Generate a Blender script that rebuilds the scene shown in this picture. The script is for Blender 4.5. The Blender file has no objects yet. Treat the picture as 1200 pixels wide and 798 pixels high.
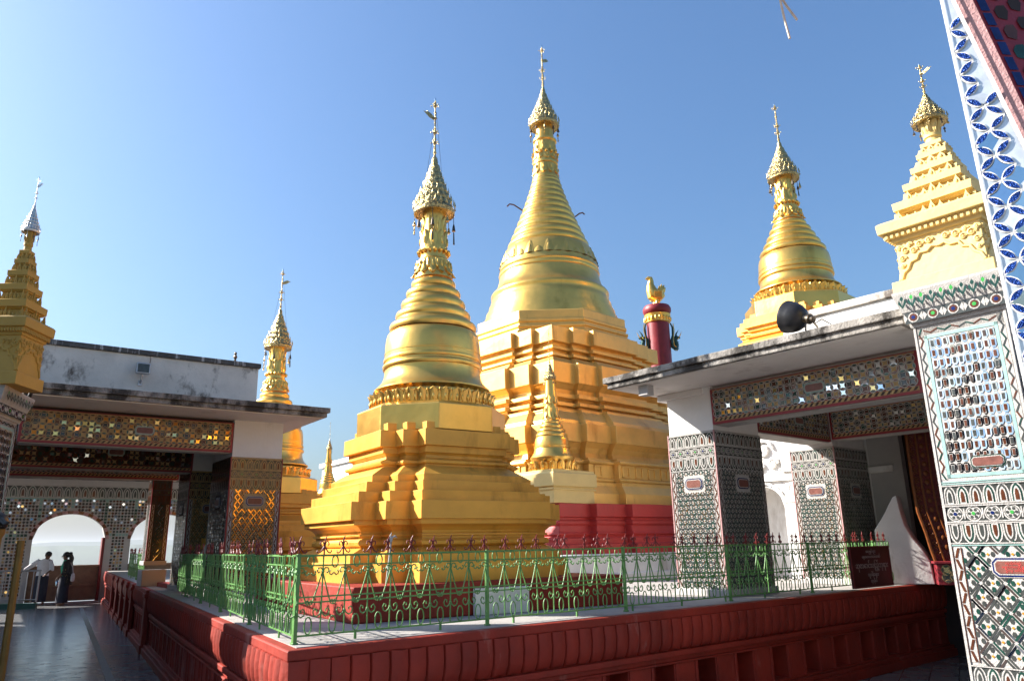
import bpy, bmesh, math, random
from mathutils import Vector, Matrix
random.seed(11)
S = bpy.context.scene
COL = S.collection
PI = math.pi
rad = math.radians
U = random.uniform


# ------------------------------------------------------------------ helpers
class MB:
    """collects shapes and links them as ONE mesh object"""
    def __init__(s):
        s.v = []; s.f = []; s.m = []; s.s = []

    def add(s, vs, fs, mi=0, sm=False):
        o = len(s.v)
        s.v += [tuple(p) for p in vs]
        for f in fs:
            s.f.append([i + o for i in f]); s.m.append(mi); s.s.append(sm)

    def bx(s, x0, x1, y0, y1, z0, z1, mi=0):
        s.add([(x0, y0, z0), (x1, y0, z0), (x1, y1, z0), (x0, y1, z0), (x0, y0, z1), (x1, y0, z1), (x1, y1, z1), (x0, y1, z1)],
              [(3, 2, 1, 0), (4, 5, 6, 7), (0, 1, 5, 4), (1, 2, 6, 5), (2, 3, 7, 6), (3, 0, 4, 7)], mi)

    def loft(s, rings, mi=0, sm=False, cap0=True, cap1=True):
        n = len(rings[0]); vs = [p for r in rings for p in r]; fs = []
        for i in range(len(rings) - 1):
            for j in range(n):
                k = (j + 1) % n
                fs.append((i * n + j, i * n + k, (i + 1) * n + k, (i + 1) * n + j))
        if cap0: fs.append(tuple(range(n - 1, -1, -1)))
        if cap1: fs.append(tuple(range((len(rings) - 1) * n, len(rings) * n)))
        s.add(vs, fs, mi, sm)

    def prism(s, pts, z0, z1, mi=0):
        s.loft([[(x, y, z0) for x, y in pts], [(x, y, z1) for x, y in pts]], mi)

    def lathe(s, prof, n=48, mi=0, c=(0, 0, 0), sm=True):
        rings = [[(c[0] + r * math.cos(2 * PI * j / n), c[1] + r * math.sin(2 * PI * j / n), c[2] + z) for j in range(n)] for z, r in prof]
        s.loft(rings, mi, sm)

    def tube(s, pts, r, n=5, mi=0, sm=True):
        pts = [Vector(p) for p in pts]; rings = []
        rr = r if isinstance(r, (list, tuple)) else [r] * len(pts)
        up = None
        for i, p in enumerate(pts):
            t = (pts[min(i + 1, len(pts) - 1)] - pts[max(i - 1, 0)]).normalized()
            if up is None:
                up = Vector((0, 0, 1)) if abs(t.z) < .9 else Vector((0, 1, 0))
            b = t.cross(up)
            if b.length < 1e-4: b = t.cross(Vector((1, .3, 0)))
            b.normalize(); up = b.cross(t).normalized()
            rings.append([p + rr[i] * (math.cos(2 * PI * j / n) * b + math.sin(2 * PI * j / n) * up) for j in range(n)])
        s.loft(rings, mi, sm)

    def ball(s, c, r, mi=0, n=10, m=6):
        rx, ry, rz = r if isinstance(r, (list, tuple)) else (r, r, r)
        rings = []
        for i in range(m + 1):
            a = PI * (i + .02 + (-.04 * i / m)) / m
            rings.append([(c[0] + rx * math.sin(a) * math.cos(2 * PI * j / n), c[1] + ry * math.sin(a) * math.sin(2 * PI * j / n), c[2] - rz * math.cos(a)) for j in range(n)])
        s.loft(rings, mi, True)

    def build(s, name, mats, parent=None, loc=None, rz=0, bevel=0, sharp=38):
        me = bpy.data.meshes.new(name)
        me.from_pydata(s.v, [], s.f)
        if not isinstance(mats, (list, tuple)): mats = [mats]
        for m in mats: me.materials.append(m)
        me.polygons.foreach_set('material_index', s.m)
        me.polygons.foreach_set('use_smooth', s.s)
        me.update()
        if any(s.s): me.set_sharp_from_angle(angle=rad(sharp))
        o = bpy.data.objects.new(name, me); COL.objects.link(o)
        if parent: o.parent = parent
        if loc: o.location = loc
        o.rotation_euler = (0, 0, rz)
        if bevel:
            b = o.modifiers.new('bevel', 'BEVEL'); b.width = bevel; b.segments = 2; b.limit_method = 'ANGLE'; b.angle_limit = rad(35)
        return o


def tag(o, label, cat, group=None):
    o['label'] = label; o['category'] = cat
    if group: o['group'] = group
    return o


def empty(name, loc, rz=0, label=None, cat=None, group=None):
    o = bpy.data.objects.new(name, None); COL.objects.link(o)
    o.empty_display_size = .2
    o.location = loc; o.rotation_euler = (0, 0, rz)
    if label: tag(o, label, cat, group)
    return o


def dup(o, parent, loc=None, rz=None):
    c = o.copy(); COL.objects.link(c); c.parent = parent
    if loc is not None: c.location = loc
    if rz is not None: c.rotation_euler = (0, 0, rz)
    for ch in [x for x in COL.objects if x.parent == o]:
        dup(ch, c)
    return c


# ------------------------------------------------------------------ materials
def mat(name, base, rough=.5, metal=0., var=.12, vscale=3., bump=.0, bscale=40., base2=None, stain=None, spec=.35, coat=0):
    m = bpy.data.materials.new(name); m.use_nodes = True
    nt = m.node_tree; N = nt.nodes; L = nt.links
    b = N['Principled BSDF']
    geo = N.new('ShaderNodeNewGeometry')
    nz = N.new('ShaderNodeTexNoise'); nz.inputs['Scale'].default_value = vscale; nz.inputs['Detail'].default_value = 6; nz.inputs['Roughness'].default_value = .62
    L.new(geo.outputs['Position'], nz.inputs['Vector'])
    mx = N.new('ShaderNodeMix'); mx.data_type = 'RGBA'
    rp = N.new('ShaderNodeMapRange'); rp.inputs['From Min'].default_value = .3; rp.inputs['From Max'].default_value = .7
    L.new(nz.outputs['Fac'], rp.inputs['Value'])
    L.new(rp.outputs['Result'], mx.inputs['Factor'])
    c2 = base2 or tuple(min(1, c * (1 + var)) for c in base)
    c1 = tuple(c * (1 - var) for c in base)
    mx.inputs['A'].default_value = (*c1, 1); mx.inputs['B'].default_value = (*c2, 1)
    out = mx.outputs['Result']
    if stain:      # (colour, scale, threshold, width, stretchZ)
        col, sc, th, wd, sz = stain
        mp = N.new('ShaderNodeMapping'); mp.inputs['Scale'].default_value = (sc, sc, sc * sz)
        L.new(geo.outputs['Position'], mp.inputs['Vector'])
        n2 = N.new('ShaderNodeTexNoise'); n2.inputs['Scale'].default_value = 1; n2.inputs['Detail'].default_value = 9; n2.inputs['Roughness'].default_value = .68
        L.new(mp.outputs['Vector'], n2.inputs['Vector'])
        r2 = N.new('ShaderNodeMapRange'); r2.inputs['From Min'].default_value = th; r2.inputs['From Max'].default_value = th + wd
        L.new(n2.outputs['Fac'], r2.inputs['Value'])
        m2 = N.new('ShaderNodeMix'); m2.data_type = 'RGBA'
        L.new(r2.outputs['Result'], m2.inputs['Factor']); L.new(out, m2.inputs['A']); m2.inputs['B'].default_value = (*col, 1)
        out = m2.outputs['Result']
    L.new(out, b.inputs['Base Color'])
    b.inputs['Roughness'].default_value = rough; b.inputs['Metallic'].default_value = metal
    b.inputs['Specular IOR Level'].default_value = spec
    if coat: b.inputs['Coat Weight'].default_value = coat; b.inputs['Coat Roughness'].default_value = .15
    if rough > .15:
        r3 = N.new('ShaderNodeMapRange'); r3.inputs['To Min'].default_value = rough * .8; r3.inputs['To Max'].default_value = min(1, rough * 1.2)
        L.new(nz.outputs['Fac'], r3.inputs['Value']); L.new(r3.outputs['Result'], b.inputs['Roughness'])
    if bump:
        n3 = N.new('ShaderNodeTexNoise'); n3.inputs['Scale'].default_value = bscale; n3.inputs['Detail'].default_value = 5
        L.new(geo.outputs['Position'], n3.inputs['Vector'])
        bp = N.new('ShaderNodeBump'); bp.inputs['Strength'].default_value = bump; bp.inputs['Distance'].default_value = .02
        L.new(n3.outputs['Fac'], bp.inputs['Height']); L.new(bp.outputs['Normal'], b.inputs['Normal'])
    return m


GOLD = mat('gold_paint', (.78, .388, .058), .44, .25, .14, 2.2, .16, 9, stain=((.42, .19, .02), 2.4, .55, .16, .28), spec=.45)
GOLD2 = mat('bright_gold_paint', (.84, .49, .125), .40, .42, .12, 2.2, .16, 7, stain=((.50, .255, .055), 1.7, .55, .16, .28), spec=.4)
LEAF = mat('gold_leaf', (.86, .51, .12), .32, .90, .12, 2.5, .18, 7, stain=((.62, .33, .07), 1.7, .54, .16, .35))
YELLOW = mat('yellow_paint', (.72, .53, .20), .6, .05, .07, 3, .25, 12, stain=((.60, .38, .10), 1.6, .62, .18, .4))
OCHRE_DARK = mat('dark_ochre_paint', (.26, .145, .03), .6, .05, .2, 8, .25, 20)  # darker copy of the ochre, for the golden post
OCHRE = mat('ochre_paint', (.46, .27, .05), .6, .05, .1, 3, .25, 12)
CROWN = mat('filigree_metal', (.50, .38, .17), .28, .95, .5, 40, .8, 60, stain=((.06, .04, .02), 34, .56, .06, 1))
SILVER = mat('silver_metal', (.62, .60, .55), .3, .95, .25, 40, .4, 60)
DARKMET = mat('dark_metal', (.10, .08, .06), .4, .8, .3, 30)
RED = mat('dark_red_paint', (.26, .024, .011), .62, 0, .30, 2.0, .35, 14, stain=((.36, .13, .10), 2.0, .60, .10, .3))
RED2 = mat('red_paint', (.46, .045, .036), .5, 0, .12, 2.5, .15, 14, stain=((.22, .03, .025), 1.5, .58, .2, .5))
REDTRIM = mat('crimson_trim', (.24, .022, .03), .45, 0, .2, 6, .15, 30)
SPIKE = mat('maroon_iron_paint', (.17, .022, .02), .45, 0, .2, 25, .2, 80)
GREEN = mat('green_iron_paint', (.115, .27, .075), .45, 0, .2, 12, .2, 80, stain=((.12, .07, .03), 14, .66, .08, 1))
PAVE = mat('pale_paving', (.36, .335, .31), .75, 0, .12, 2, .2, 30, stain=((.24, .22, .20), 2.2, .53, .16, 1))
WHITE = mat('white_plaster', (.72, .70, .67), .8, 0, .08, 2, .2, 20, stain=((.42, .38, .33), 2.0, .56, .16, .3))
DIRTY = mat('stained_plaster', (.66, .61, .54), .85, 0, .16, 1.6, .3, 18, stain=((.13, .105, .085), 2.1, .525, .10, .6))
GREYPL = mat('grey_plaster', (.42, .40, .38), .8, 0, .08, 3, .15, 20)
CONC = mat('weathered_concrete', (.26, .24, .215), .9, 0, .4, 5, .6, 40, stain=((.045, .04, .035), 3.6, .46, .12, .6))
BLACKCAP = mat('blackened_coping', (.09, .085, .08), .9, 0, .35, 5, .4, 40, stain=((.42, .40, .38), 9, .55, .05, .10))
SOFFIT = mat('soffit_paint', (.70, .66, .61), .8, 0, .07, 2, .1, 20, stain=((.36, .32, .28), 1.8, .58, .2, 1))
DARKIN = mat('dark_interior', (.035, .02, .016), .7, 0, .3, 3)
BROWN = mat('brown_stone', (.22, .14, .085), .7, 0, .2, 6, .3, 30)
MARBLE = mat('white_marble', (.68, .66, .62), .4, 0, .08, 4)
BLACK = mat('black_enamel', (.022, .022, .024), .38, 0, .2, 10)
GREYMET = mat('grey_metal', (.40, .40, .41), .35, .7, .1, 20)
GREENBASE = mat('dark_green_paint', (.02, .07, .05), .5, 0, .2, 10)
RUST = mat('rusty_iron', (.20, .09, .04), .7, .3, .3, 30)
STICK = mat('pale_cane', (.52, .45, .36), .7, 0, .2, 30)
TEAL = mat('pale_teal_paint', (.22, .36, .33), .5, 0, .2, 15)
# mosaic pieces
GROUT = mat('cream_grout', (.40, .38, .35), .8, 0, .14, 18, .4, 90)
PINKG = mat('pink_grout', (.46, .26, .25), .8, 0, .2, 18, .4, 90)
GOLDGROUT = mat('ochre_grout', (.40, .27, .12), .7, 0, .25, 18, .4, 90)
M_SIL = mat('mirror_silver', (.78, .80, .80), .06, 1, .05, 30)
M_BLU = mat('mirror_pale_blue', (.55, .68, .78), .07, 1, .05, 30)
M_GLD = mat('mirror_gold', (.74, .52, .20), .10, 1, .1, 30)
G_GRN = mat('glass_dark_green', (.018, .06, .045), .12, .2, .3, 20)
G_BLU = mat('glass_blue', (.010, .022, .11), .12, .2, .3, 20)
G_BRN = mat('glass_brown', (.10, .035, .018), .12, .2, .3, 20)
G_AMB = mat('glass_amber', (.62, .25, .03), .15, .2, .2, 20)
G_GRY = mat('glass_dark_grey', (.06, .065, .06), .12, .2, .3, 20)
G_LGR = mat('glass_green', (.05, .30, .06), .15, .1, .2, 20)
G_RED = mat('glass_red', (.22, .015, .02), .15, .1, .2, 20)
BLUEFOIL = mat('blue_foil_glass', (.012, .05, .24), .18, .6, .5, 60, 1.0, 120)
PLAQ = mat('plaque_stone', (.16, .06, .045), .35, 0, .25, 20)
INKRED = mat('red_lettering', (.55, .06, .05), .6)
INKPALE = mat('pale_lettering', (.36, .27, .24), .6)
WHITEG = mat('white_grout', (.82, .79, .75), .8, 0, .08, 18, .3, 90)
M_FRO = mat('frosted_mirror', (.70, .73, .74), .34, .55, .1, 25)
TILES = [GROUT, M_SIL, M_BLU, M_GLD, G_GRN, G_BLU, G_BRN, G_AMB, G_GRY, G_LGR, G_RED, BLUEFOIL, PLAQ, PINKG, REDTRIM, TEAL, GOLDGROUT, DARKIN, WHITEG, M_FRO]
(tGR, tSI, tMB, tGO, tGN, tBL, tBR, tAM, tGY, tLG, tRD, tBF, tPL, tPK, tRT, tTE, tGG, tDK, tWH, tFR) = range(20)


def floor_tiles():
    m = bpy.data.materials.new('glossy_floor_tiles'); m.use_nodes = True
    nt = m.node_tree; N = nt.nodes; L = nt.links; b = N['Principled BSDF']
    geo = N.new('ShaderNodeNewGeometry')
    mp = N.new('ShaderNodeMapping'); mp.inputs['Rotation'].default_value = (0, 0, rad(-60)); mp.inputs['Scale'].default_value = (3.3, 3.3, 3.3)
    L.new(geo.outputs['Position'], mp.inputs['Vector'])
    br = N.new('ShaderNodeTexBrick'); br.offset = 0; br.inputs['Scale'].default_value = 1; br.inputs['Mortar Size'].default_value = .022
    br.inputs['Brick Width'].default_value = 1; br.inputs['Row Height'].default_value = 1
    br.inputs['Color1'].default_value = (.19, .195, .20, 1); br.inputs['Color2'].default_value = (.24, .24, .245, 1); br.inputs['Mortar'].default_value = (.06, .06, .06, 1)
    L.new(mp.outputs['Vector'], br.inputs['Vector'])
    L.new(br.outputs['Color'], b.inputs['Base Color'])
    nz = N.new('ShaderNodeTexNoise'); nz.inputs['Scale'].default_value = 4.5; nz.inputs['Detail'].default_value = 3
    L.new(geo.outputs['Position'], nz.inputs['Vector'])
    mr = N.new('ShaderNodeMapRange'); mr.inputs['To Min'].default_value = .10; mr.inputs['To Max'].default_value = .32
    L.new(nz.outputs['Fac'], mr.inputs['Value']); L.new(mr.outputs['Result'], b.inputs['Roughness'])
    bp = N.new('ShaderNodeBump'); bp.inputs['Strength'].default_value = .10; bp.inputs['Distance'].default_value = .02
    L.new(nz.outputs['Fac'], bp.inputs['Height']); L.new(bp.outputs['Normal'], b.inputs['Normal'])
    return m


FLOOR = floor_tiles()


# ------------------------------------------------------------------ mosaic panels (real little tiles on a plane)
class Panel:
    def __init__(s, mb, o, u, v=(0, 0, 1)):
        s.mb = mb; s.o = Vector(o); s.u = Vector(u); s.w = Vector(v); s.n = s.u.cross(s.w); s.lt = tGR; s.bars = (tGN, tGY, tGY, tDK, tGN, tGY, tSI)

    def P(s, x, y, h): return s.o + s.u * x + s.w * y + s.n * h

    def poly(s, pts, mi, h, tilt=0.):
        cx = sum(p[0] for p in pts) / len(pts); cy = sum(p[1] for p in pts) / len(pts)
        a = U(-tilt, tilt); b = U(-tilt, tilt)
        s.mb.add([s.P(x, y, h + a * (x - cx) + b * (y - cy)) for x, y in pts], [tuple(range(len(pts)))], mi)

    def rect(s, x0, x1, y0, y1, mi, h, tilt=0.): s.poly([(x0, y0), (x1, y0), (x1, y1), (x0, y1)], mi, h, tilt)

    def disc(s, cx, cy, r, mi, h, n=10, ry=None, tilt=0):
        ry = ry or r
        s.poly([(cx + r * math.cos(2 * PI * i / n), cy + ry * math.sin(2 * PI * i / n)) for i in range(n)], mi, h, tilt)

    def arch(s, cx, y0, y1, hw, mi, h, down=False):
        H = y1 - y0; pts = [(-hw, 0), (hw, 0), (hw, H * .55), (hw * .75, H * .80), (hw * .3, H * .96), (0, H), (-hw * .3, H * .96), (-hw * .75, H * .80), (-hw, H * .55)]
        if down: s.poly([(cx - x, y1 - y) for x, y in pts], mi, h)
        else: s.poly([(cx + x, y0 + y) for x, y in pts], mi, h)

    def arch_row(s, x0, x1, y0, y1, n, down=False, d=tGN, core=tBR):
        s.rect(x0, x1, y0, y1, tGY, .003)
        w = (x1 - x0) / n; H = y1 - y0
        for i in range(n):
            c = x0 + w * (i + .5)
            s.arch(c, y0, y1 - H * .02, w * .48, s.lt, .005, down)
            e0, e1 = (y0 + H * .08, y1) if down else (y0, y1 - H * .08)
            s.arch(c, e0, e1, w * .36, d if i % 2 else tGY, .007, down)
            e0, e1 = (y0 + H * .2, y1) if down else (y0, y1 - H * .2)
            s.arch(c, e0, e1, w * .25, s.lt, .009, down)
            e0, e1 = (y0 + H * .32, y1 - H * .12) if down else (y0 + H * .12, y1 - H * .32)
            s.arch(c, e0, e1, w * .14, random.choice((core, core, tGY)), .011, down)
        s.rect(x0, x1, y0, y0 + H * .05, s.lt, .012); s.rect(x0, x1, y1 - H * .05, y1, s.lt, .012)

    def circle_row(s, x0, x1, y0, y1, n):
        s.rect(x0, x1, y0, y1, tGY, .003)
        w = (x1 - x0) / n; H = y1 - y0; r = min(w, H) * .46
        for i in range(n):
            c = x0 + w * (i + .5); cy = (y0 + y1) / 2
            s.disc(c, cy, r, s.lt, .005, 12); s.disc(c, cy, r * .84, tGY, .006, 12); s.disc(c, cy, r * .74, s.lt, .007, 12)
            for k in range(6):
                a = k * PI / 3
                s.disc(c + r * .5 * math.cos(a), cy + r * .5 * math.sin(a), r * .2, tGY, .009, 6)
            s.disc(c, cy, r * .24, tLG if i % 2 else tBL, .011, 6)
            s.rect(c + w * .46, c + w * .54, cy - H * .3, cy + H * .3, s.lt, .008)
        s.rect(x0, x1, y0, y0 + H * .07, s.lt, .012); s.rect(x0, x1, y1 - H * .07, y1, s.lt, .012)

    def lattice(s, x0, x1, y0, y1, cw, ch, hole=None, bg=tGR):
        """lozenges outlined by paired dark bars, four small pieces and an amber dot inside each"""
        s.rect(x0, x1, y0, y1, bg, .003)
        nx = max(1, round((x1 - x0) / cw)); cw = (x1 - x0) / nx; ny = max(1, round((y1 - y0) / ch)); ch = (y1 - y0) / ny
        def inside(x, y): return x0 <= x <= x1 and y0 <= y <= y1 and not (hole and hole[0] < x < hole[1] and hole[2] < y < hole[3])
        for j in range(-1, 2 * ny + 1):
            for i in range(-1, nx + 1):
                cx = x0 + (i + .5 + .5 * (j % 2)) * cw; cy = y0 + j * ch / 2 + ch * .25
                # bars on the two lower edges
                for sx in (-1, 1):
                    ax, ay = cx + sx * cw * .5, cy; bx_, by = cx, cy - ch * .5
                    mx, my = (ax + bx_) / 2, (ay + by) / 2
                    if not inside(mx, my) or not (x0 + .004 < mx < x1 - .004): continue
                    dx, dy = (bx_ - ax), (by - ay); l = math.hypot(dx, dy); dx /= l; dy /= l; nx_, ny_ = -dy, dx
                    for off in (-.064, .064):
                        o_ = off * cw; hl = l * .41; hw = cw * .045
                        c_ = (mx + nx_ * o_, my + ny_ * o_)
                        q = [(c_[0] + a * dx * hl + b * nx_ * hw, c_[1] + a * dy * hl + b * ny_ * hw) for a, b in ((-1, -1), (1, -1), (1, 1), (-1, 1))]
                        s.poly(q, random.choice(s.bars), .006, .05)
                if x0 - cw * .4 < cx < x1 + cw * .4:
                    if inside(cx, cy) and x0 + cw * .1 < cx < x1 - cw * .1: s.disc(cx, cy, cw * .07, tAM, .007, 4)
                    for ax, ay in ((.2, 0), (-.2, 0), (0, .22), (0, -.22)):
                        if inside(cx + ax * cw * 1.5, cy + ay * ch * 1.5) and inside(cx + ax * cw * .5, cy + ay * ch * .5): s.disc(cx + ax * cw, cy + ay * ch, cw * .09, random.choice((tGN, tGY, tGN, tGY)), .007, 6, ch * .105)

    def braid(s, x0, x1, y0, y1, bg=tGR, d=tBR):
        s.rect(x0, x1, y0, y1, bg, .004)
        w = x1 - x0; h = y1 - y0
        if h >= w:
            n = max(2, int(h / (w * 1.15))); st = h / n
            for i in range(n):
                y = y0 + st * i; k = 1 if i % 2 else -1
                c = (x0 + x1) / 2
                s.poly([(c - k * w * .32, y + st * .05), (c - k * w * .05, y + st * .05), (c + k * w * .32, y + st * .95), (c + k * w * .05, y + st * .95)][::k], d, .007)
            s.rect(x0, x0 + w * .10, y0, y1, tBR, .008); s.rect(x1 - w * .10, x1, y0, y1, tBR, .008)
        else:
            n = max(2, int(w / (h * 1.15))); st = w / n
            for i in range(n):
                x = x0 + st * i
                s.poly([(x + st * .05, y0 + h * .2), (x + st * .5, y0 + h * .2), (x + st * .95, y1 - h * .2), (x + st * .5, y1 - h * .2)], d, .007)
            s.rect(x0, x1, y0, y0 + h * .12, tRT, .008); s.rect(x0, x1, y1 - h * .12, y1, tRT, .008)

    def plaque(s, cx, cy, w, h, rim=tBL):
        def oc(k, e): 
            a, b = w / 2 + k, h / 2 + k
            return [(cx - a + e, cy - b), (cx + a - e, cy - b), (cx + a, cy - b + e), (cx + a, cy + b - e), (cx + a - e, cy + b), (cx - a + e, cy + b), (cx - a, cy + b - e), (cx - a, cy - b + e)]
        s.poly(oc(h * .34, h * .4), tGR, .010); s.poly(oc(h * .26, h * .36), rim, .013); s.poly(oc(h * .12, h * .3), tGR, .016); s.poly(oc(0, h * .2), tPL, .020)

    def flowers(s, x0, x1, y0, y1, c, mir=(tBR, tGG, tGG, tGY, tGO, tBR, tGG, tGN, tSI, tGG), fill=(tGY, tGN, tBR, tDK), line=tGG, tilt=.35, hot=9):
        """overlapping circles: lens petals round tilted mirror stars"""
        nx = max(1, round((x1 - x0) / c)); cx = (x1 - x0) / nx; ny = max(1, round((y1 - y0) / c)); cy = (y1 - y0) / ny
        for i in range(nx):
            for j in range(ny):
                s.rect(x0 + i * cx, x0 + (i + 1) * cx, y0 + j * cy, y0 + (j + 1) * cy, (random.choice((tSI, tMB)) if i > nx * hot and random.random() < .30 else random.choice(mir)), .004, tilt * .3)  # past hot, extra silver and pale-blue pieces stand in for glints
        def lens(ax, ay, bx_, by, wd, mi, h):
            pts = []; dx, dy = bx_ - ax, by - ay; l = math.hypot(dx, dy); ux, uy = dx / l, dy / l
            N = 4
            for t in range(N + 1):
                k = t / N; pts.append((ax + dx * k + -uy * wd * l * math.sin(PI * k), ay + dy * k + ux * wd * l * math.sin(PI * k)))
            for t in range(N - 1, 0, -1):
                k = t / N; pts.append((ax + dx * k + uy * wd * l * math.sin(PI * k), ay + dy * k - ux * wd * l * math.sin(PI * k)))
            s.poly(pts[::-1], mi, h)
        for i in range(nx + 1):
            for j in range(ny + 1):
                x, y = x0 + i * cx, y0 + j * cy
                if i < nx: lens(x, y, x + cx, y, .24, line, .010); lens(x + cx * .14, y, x + cx * .86, y, .19, random.choice(fill), .012)
                if j < ny: lens(x, y, x, y + cy, .24, line, .010); lens(x, y + cy * .14, x, y + cy * .86, .19, random.choice(fill), .012)

    def hexbrick(s, x0, x1, y0, y1, nx, ny):
        s.rect(x0, x1, y0, y1, tGR, .003)
        cw = (x1 - x0) / nx; ch = (y1 - y0) / ny
        for j in range(ny):
            for i in range(nx):
                cx = x0 + (i + .5) * cw; cy = y0 + (j + .5) * ch
                a, b, e = cw * .46, ch * .46, ch * .22
                s.poly([(cx - a * .55, cy - b), (cx + a * .55, cy - b), (cx + a, cy - b + e), (cx + a, cy + b - e), (cx + a * .55, cy + b), (cx - a * .55, cy + b), (cx - a, cy + b - e), (cx - a, cy - b + e)], random.choice((tSI, tSI, tMB)), .006, .10)
                s.rect(cx - a * .56, cx + a * .56, cy - b * .70, cy + b * .70, tGR, .010)
                s.rect(cx - a * .42, cx + a * .42, cy - b * .60, cy + b * .60, random.choice((tBR, tBR, tGY, tBR, tDK)), .012, .08)


# ------------------------------------------------------------------ stupas
def redent(p, w, r, n):
    q = []
    for i in range(n, 0, -1):
        q += [(p + i * r, p - i * w), (p + (i - 1) * r, p - i * w)]
    q.append((p, p))
    q += [(b, a) for a, b in q[:-1][::-1]]
    out = []
    for k in range(4):
        c, s = round(math.cos(k * PI / 2)), round(math.sin(k * PI / 2))
        out += [(x * c - y * s, x * s + y * c) for x, y in q]
    return out


def octo(ap, rot=0):
    R_ = ap / math.cos(PI / 8)
    return [(R_ * math.cos(PI / 8 + i * PI / 4 + rot), R_ * math.sin(PI / 8 + i * PI / 4 + rot)) for i in range(8)]


def rings_of(outline, sec):
    out = []
    for z, k in sec:        # hand-laid plaster: corners a few millimetres off true
        q = [(U(-.004, .004), U(-.004, .004), U(-.0022, .0022)) for _ in outline]
        out.append([(x * k + a, y * k + b, z + c) for (x, y), (a, b, c) in zip(outline, q)])
    return out


def petal_ring(mb, z0, z1, r0, r1, n, wfac=1.0, bulge=.02, curl=0., point=.35, mi=0, phase=0, nv=6, nu=5):
    """upright pointed leaves standing round an axis"""
    for k in range(n):
        a0 = 2 * PI * (k + phase) / n; half = PI / n * wfac
        vs = []; 
        for j in range(nv + 1):
            v = j / nv
            wd = 1.0 if v < 1 - point else math.sqrt(max(0, 1 - ((v - 1 + point) / point) ** 1.5))
            wd = max(wd, .03)
            for i in range(nu + 1):
                u = 2 * i / nu - 1
                r = r0 + (r1 - r0) * v + bulge * (1 - u * u) + curl * v ** 3
                a = a0 + half * u * wd
                vs.append((r * math.cos(a), r * math.sin(a), z0 + (z1 - z0) * v))
        fs = [(j * (nu + 1) + i, j * (nu + 1) + i + 1, (j + 1) * (nu + 1) + i + 1, (j + 1) * (nu + 1) + i) for j in range(nv) for i in range(nu)]
        mb.add(vs, fs, mi, True)
        o = len(vs); back = [(x * .93, y * .93, z) for x, y, z in vs]
        mb.add(back, [f[::-1] for f in fs], mi, True)
        # rim closing front and back
        edge = [j * (nu + 1) for j in range(nv + 1)]
        for e in (edge, [x + nu for x in edge]):
            vv = [vs[i] for i in e] + [back[i] for i in e]; m = len(e)
            mb.add(vv, [(i, i + 1, m + i + 1, m + i) for i in range(m - 1)], mi, False)
        # a raised boss on each leaf
        rb = r0 + (r1 - r0) * .4 + bulge * 1.1
        h = (z1 - z0)
        if nv >= 6: mb.ball((rb * math.cos(a0), rb * math.sin(a0), z0 + h * .34), (r0 * half * .3, r0 * half * .3, h * .24), mi, 6, 4)


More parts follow.
